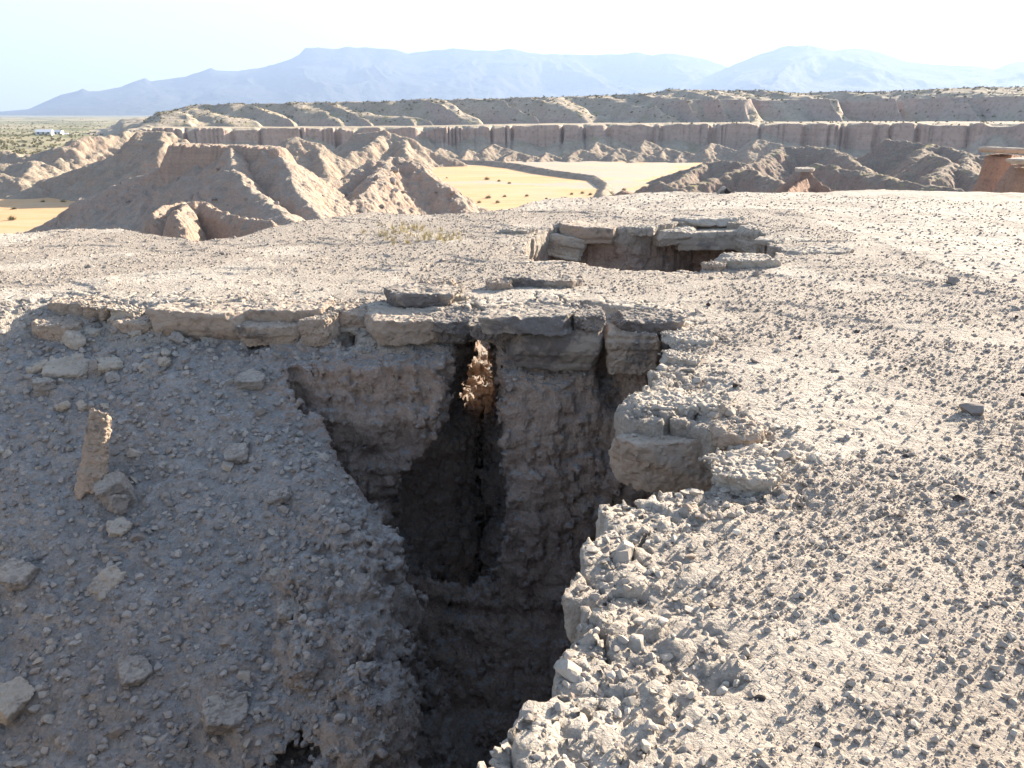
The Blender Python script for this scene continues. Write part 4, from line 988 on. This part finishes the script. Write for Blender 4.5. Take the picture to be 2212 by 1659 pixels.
for k, (a, b, s) in enumerate(((905, 380, .7), (965, 385, .6), (1052, 388, 1.3), (1100, 397, .9), (1078, 392, .9), (1055, 428, 1.2), (1090, 425, .8), (1138, 424, .8), (1035, 438, .8), (1075, 438, .9), (1160, 440, 1.), (1200, 440, .9), (1235, 420, .8), (1258, 418, .9), (1310, 420, 1.6), (1318, 421, 1.6), (1348, 411, 1.0), (1275, 421, .9), (1180, 430, .6), (1220, 432, .6))):
    shrub(P(a, b, ZB), s * .9, k % 3, "small desert shrub on the middle grass flat by the earth bank", "shrubs on the middle grass flat")
# scrub on the far mesa and the right hills: a mass
r_ = np.random.default_rng(90)
mz = mv.reshape(MA.shape + (3,))
sel = np.nonzero((MZ.ravel() > ZB + 15) & (MA.ravel() > az_of(290)) & (np.abs(MA.ravel()) < 0.62))[0]
wt = MR.ravel()[sel] * 0 + 1.0
cr = np.abs(t2.ravel()[sel]) < 8
sl_ = up.ravel()[sel] > 1.0
sel = np.concatenate([r_.choice(sel[sl_], 2600), r_.choice(sel[cr], 900), r_.choice(sel[~sl_], 120)])
def scrub(name, pos, smin, smax, seed, label, mat=M_LEAF):
    r = np.random.default_rng(seed); n = len(pos); L = 14
    s = r.uniform(smin, smax, n)
    d = r.standard_normal((n, L, 3)); d[..., 2] = np.abs(d[..., 2]); d *= (s[:, None, None] * 0.45)
    c = pos[:, None, :] + d
    a = r.standard_normal((n, L, 3)) * (s[:, None, None] * 0.33); b = r.standard_normal((n, L, 3)) * (s[:, None, None] * 0.25)
    q = np.stack([c - a, c + b, c + a, c - b], 2)
    o = mesh_obj(name, np_mesh(name, q.reshape(-1, 3), np.arange(n * L * 4).reshape(-1, 4), mat, smooth=False))
    tag(o, label, "scrub", kind="stuff")
scrub("scrub", mv[sel], 0.2, 0.8, 91, "dark scrub dotting the slopes and crest of the far mesa")
n = 2600
az = r_.uniform(az_of(-60), az_of(330), n); rr = np.exp(r_.uniform(math.log(420), math.log(2600), n))
x, y = rr * np.sin(az), rr * np.cos(az)
ti = np.interp(az, a_in, np.arange(len(a_in))).astype(int); tj = np.clip(np.searchsorted(RR, rr), 0, nr - 1)
scrub("scrub", np.stack([x, y, TZ[ti, tj]], 1), 0.5, 1.5, 92, "green scrub over the far left plain")
# straw on the near brow
g_ = []
r_ = np.random.default_rng(95)
for px, py, spr, cnt in ((880, 500, 70, 26), (930, 515, 60, 22), (850, 515, 50, 12)):
    for _ in range(cnt):
        p = P(px + r_.normal(0, spr * .5), py + r_.normal(0, spr * .1)); g_.append((p[0], p[1], float(h_top(np.array(p[0]), np.array(p[1])))))
g_ = np.array(g_); nB = 16
ang = r_.uniform(0, 6.28, (len(g_), nB)); ln = r_.uniform(.03, .11, (len(g_), nB)); lean = r_.uniform(.1, .7, (len(g_), nB))
b0 = g_[:, None, :] + np.stack([np.cos(ang), np.sin(ang), 0 * ang], -1) * 0.02
tip = b0 + np.stack([np.cos(ang) * lean, np.sin(ang) * lean, 1 + 0 * ang], -1) * ln[..., None]
sd = np.stack([-np.sin(ang), np.cos(ang), 0 * ang], -1) * 0.003
q = np.stack([b0 - sd, b0 + sd, tip], 2).reshape(-1, 3)
tag(mesh_obj("dry_grass", np_mesh("dry_grass", q, np.arange(len(q)).reshape(-1, 3), M_STRAW, smooth=False)), "sparse yellow straw on the far brow of the mesa top", "grass", kind="stuff")
# far buildings
def box(lo, hi):
    x0, y0, z0 = lo; x1, y1, z1 = hi
    v = np.array([(x0, y0, z0), (x1, y0, z0), (x1, y1, z0), (x0, y1, z0), (x0, y0, z1), (x1, y0, z1), (x1, y1, z1), (x0, y1, z1)], float)
    f = np.array([(0, 3, 2, 1), (4, 5, 6, 7), (0, 1, 5, 4), (1, 2, 6, 5), (2, 3, 7, 6), (3, 0, 4, 7)])
    return v, f
M_WHITE, M_ROOF, M_WIN = mat_plain("white_wall", (0.78, 0.77, 0.74), 0.7, 0.08), mat_plain("metal_roof", (0.72, 0.73, 0.75), 0.5, 0.1), mat_plain("dark_window", (0.05, 0.06, 0.07), 0.2, 0.1)
def tz(p):
    a, r = math.atan2(p[0], p[1]), math.hypot(p[0], p[1])
    return float(TZ[int(np.interp(a, a_in, np.arange(len(a_in)))), int(np.clip(np.searchsorted(RR, r), 0, nr - 1))])
def house(px, dist, w, d, h, label, yaw=0.2):
    p = PD(px, 285, dist); z = tz(p)
    root = link(bpy.data.objects.new("house", None)); root.location = (p[0], p[1], z); root.rotation_euler = (0, 0, yaw); tag(root, label, "house")
    mesh_obj("wall", np_mesh("wall", *box((-w / 2, -d / 2, -1), (w / 2, d / 2, h)), M_WHITE, False), parent=root)
    ov = 0.4
    V = np.array([(-w / 2 - ov, -d / 2 - ov, h), (w / 2 + ov, -d / 2 - ov, h), (w / 2 + ov, d / 2 + ov, h), (-w / 2 - ov, d / 2 + ov, h), (-w / 2 - ov, 0, h + d * .28), (w / 2 + ov, 0, h + d * .28)]) + np.array([0, 0, .01])
    me = bpy.data.meshes.new("roof"); me.from_pydata(V.tolist(), [], [(0, 1, 5, 4), (2, 3, 4, 5), (0, 4, 3), (1, 2, 5), (0, 3, 2, 1)]); me.materials.append(M_ROOF)
    mesh_obj("roof", me, parent=root)
    for k in range(3):
        xx = (-0.32 + 0.32 * k) * w
        mesh_obj("window", np_mesh("window", *box((xx - .7, -d / 2 - .05, 1.0), (xx + .7, -d / 2 - .003, 2.2)), M_WIN, False), parent=root)
house(96, 800, 12, 7, 2.4, "long white house with a pale roof far off on the left plain")
house(123, 830, 9, 5, 2.6, "small white trailer right of the long white house", 0.0)
house(137, 850, 7, 4, 2.6, "smallest white shed at the right end of the far homestead", 0.3)

# ------------------------------------------------------------------ air
M_HAZE = bpy.data.materials.new("haze"); M_HAZE.use_nodes = True
hn = M_HAZE.node_tree; hn.nodes.remove(hn.nodes["Principled BSDF"])
vol = hn.nodes.new("ShaderNodeVolumePrincipled")
vol.inputs["Color"].default_value = (0.42, 0.57, 0.85, 1); vol.inputs["Density"].default_value = 1.1e-4; vol.inputs["Anisotropy"].default_value = 0.2; vol.inputs["Density Attribute"].default_value = ""
hn.links.new(vol.outputs[0], hn.nodes["Material Output"].inputs["Volume"])
hv, hf = box((-13300, -13300, -80), (13300, 13300, 1000))
haze = mesh_obj("haze", np_mesh("haze", hv, hf, M_HAZE, False))
tag(haze, "pale blue haze over the desert plain", "haze", kind="stuff")
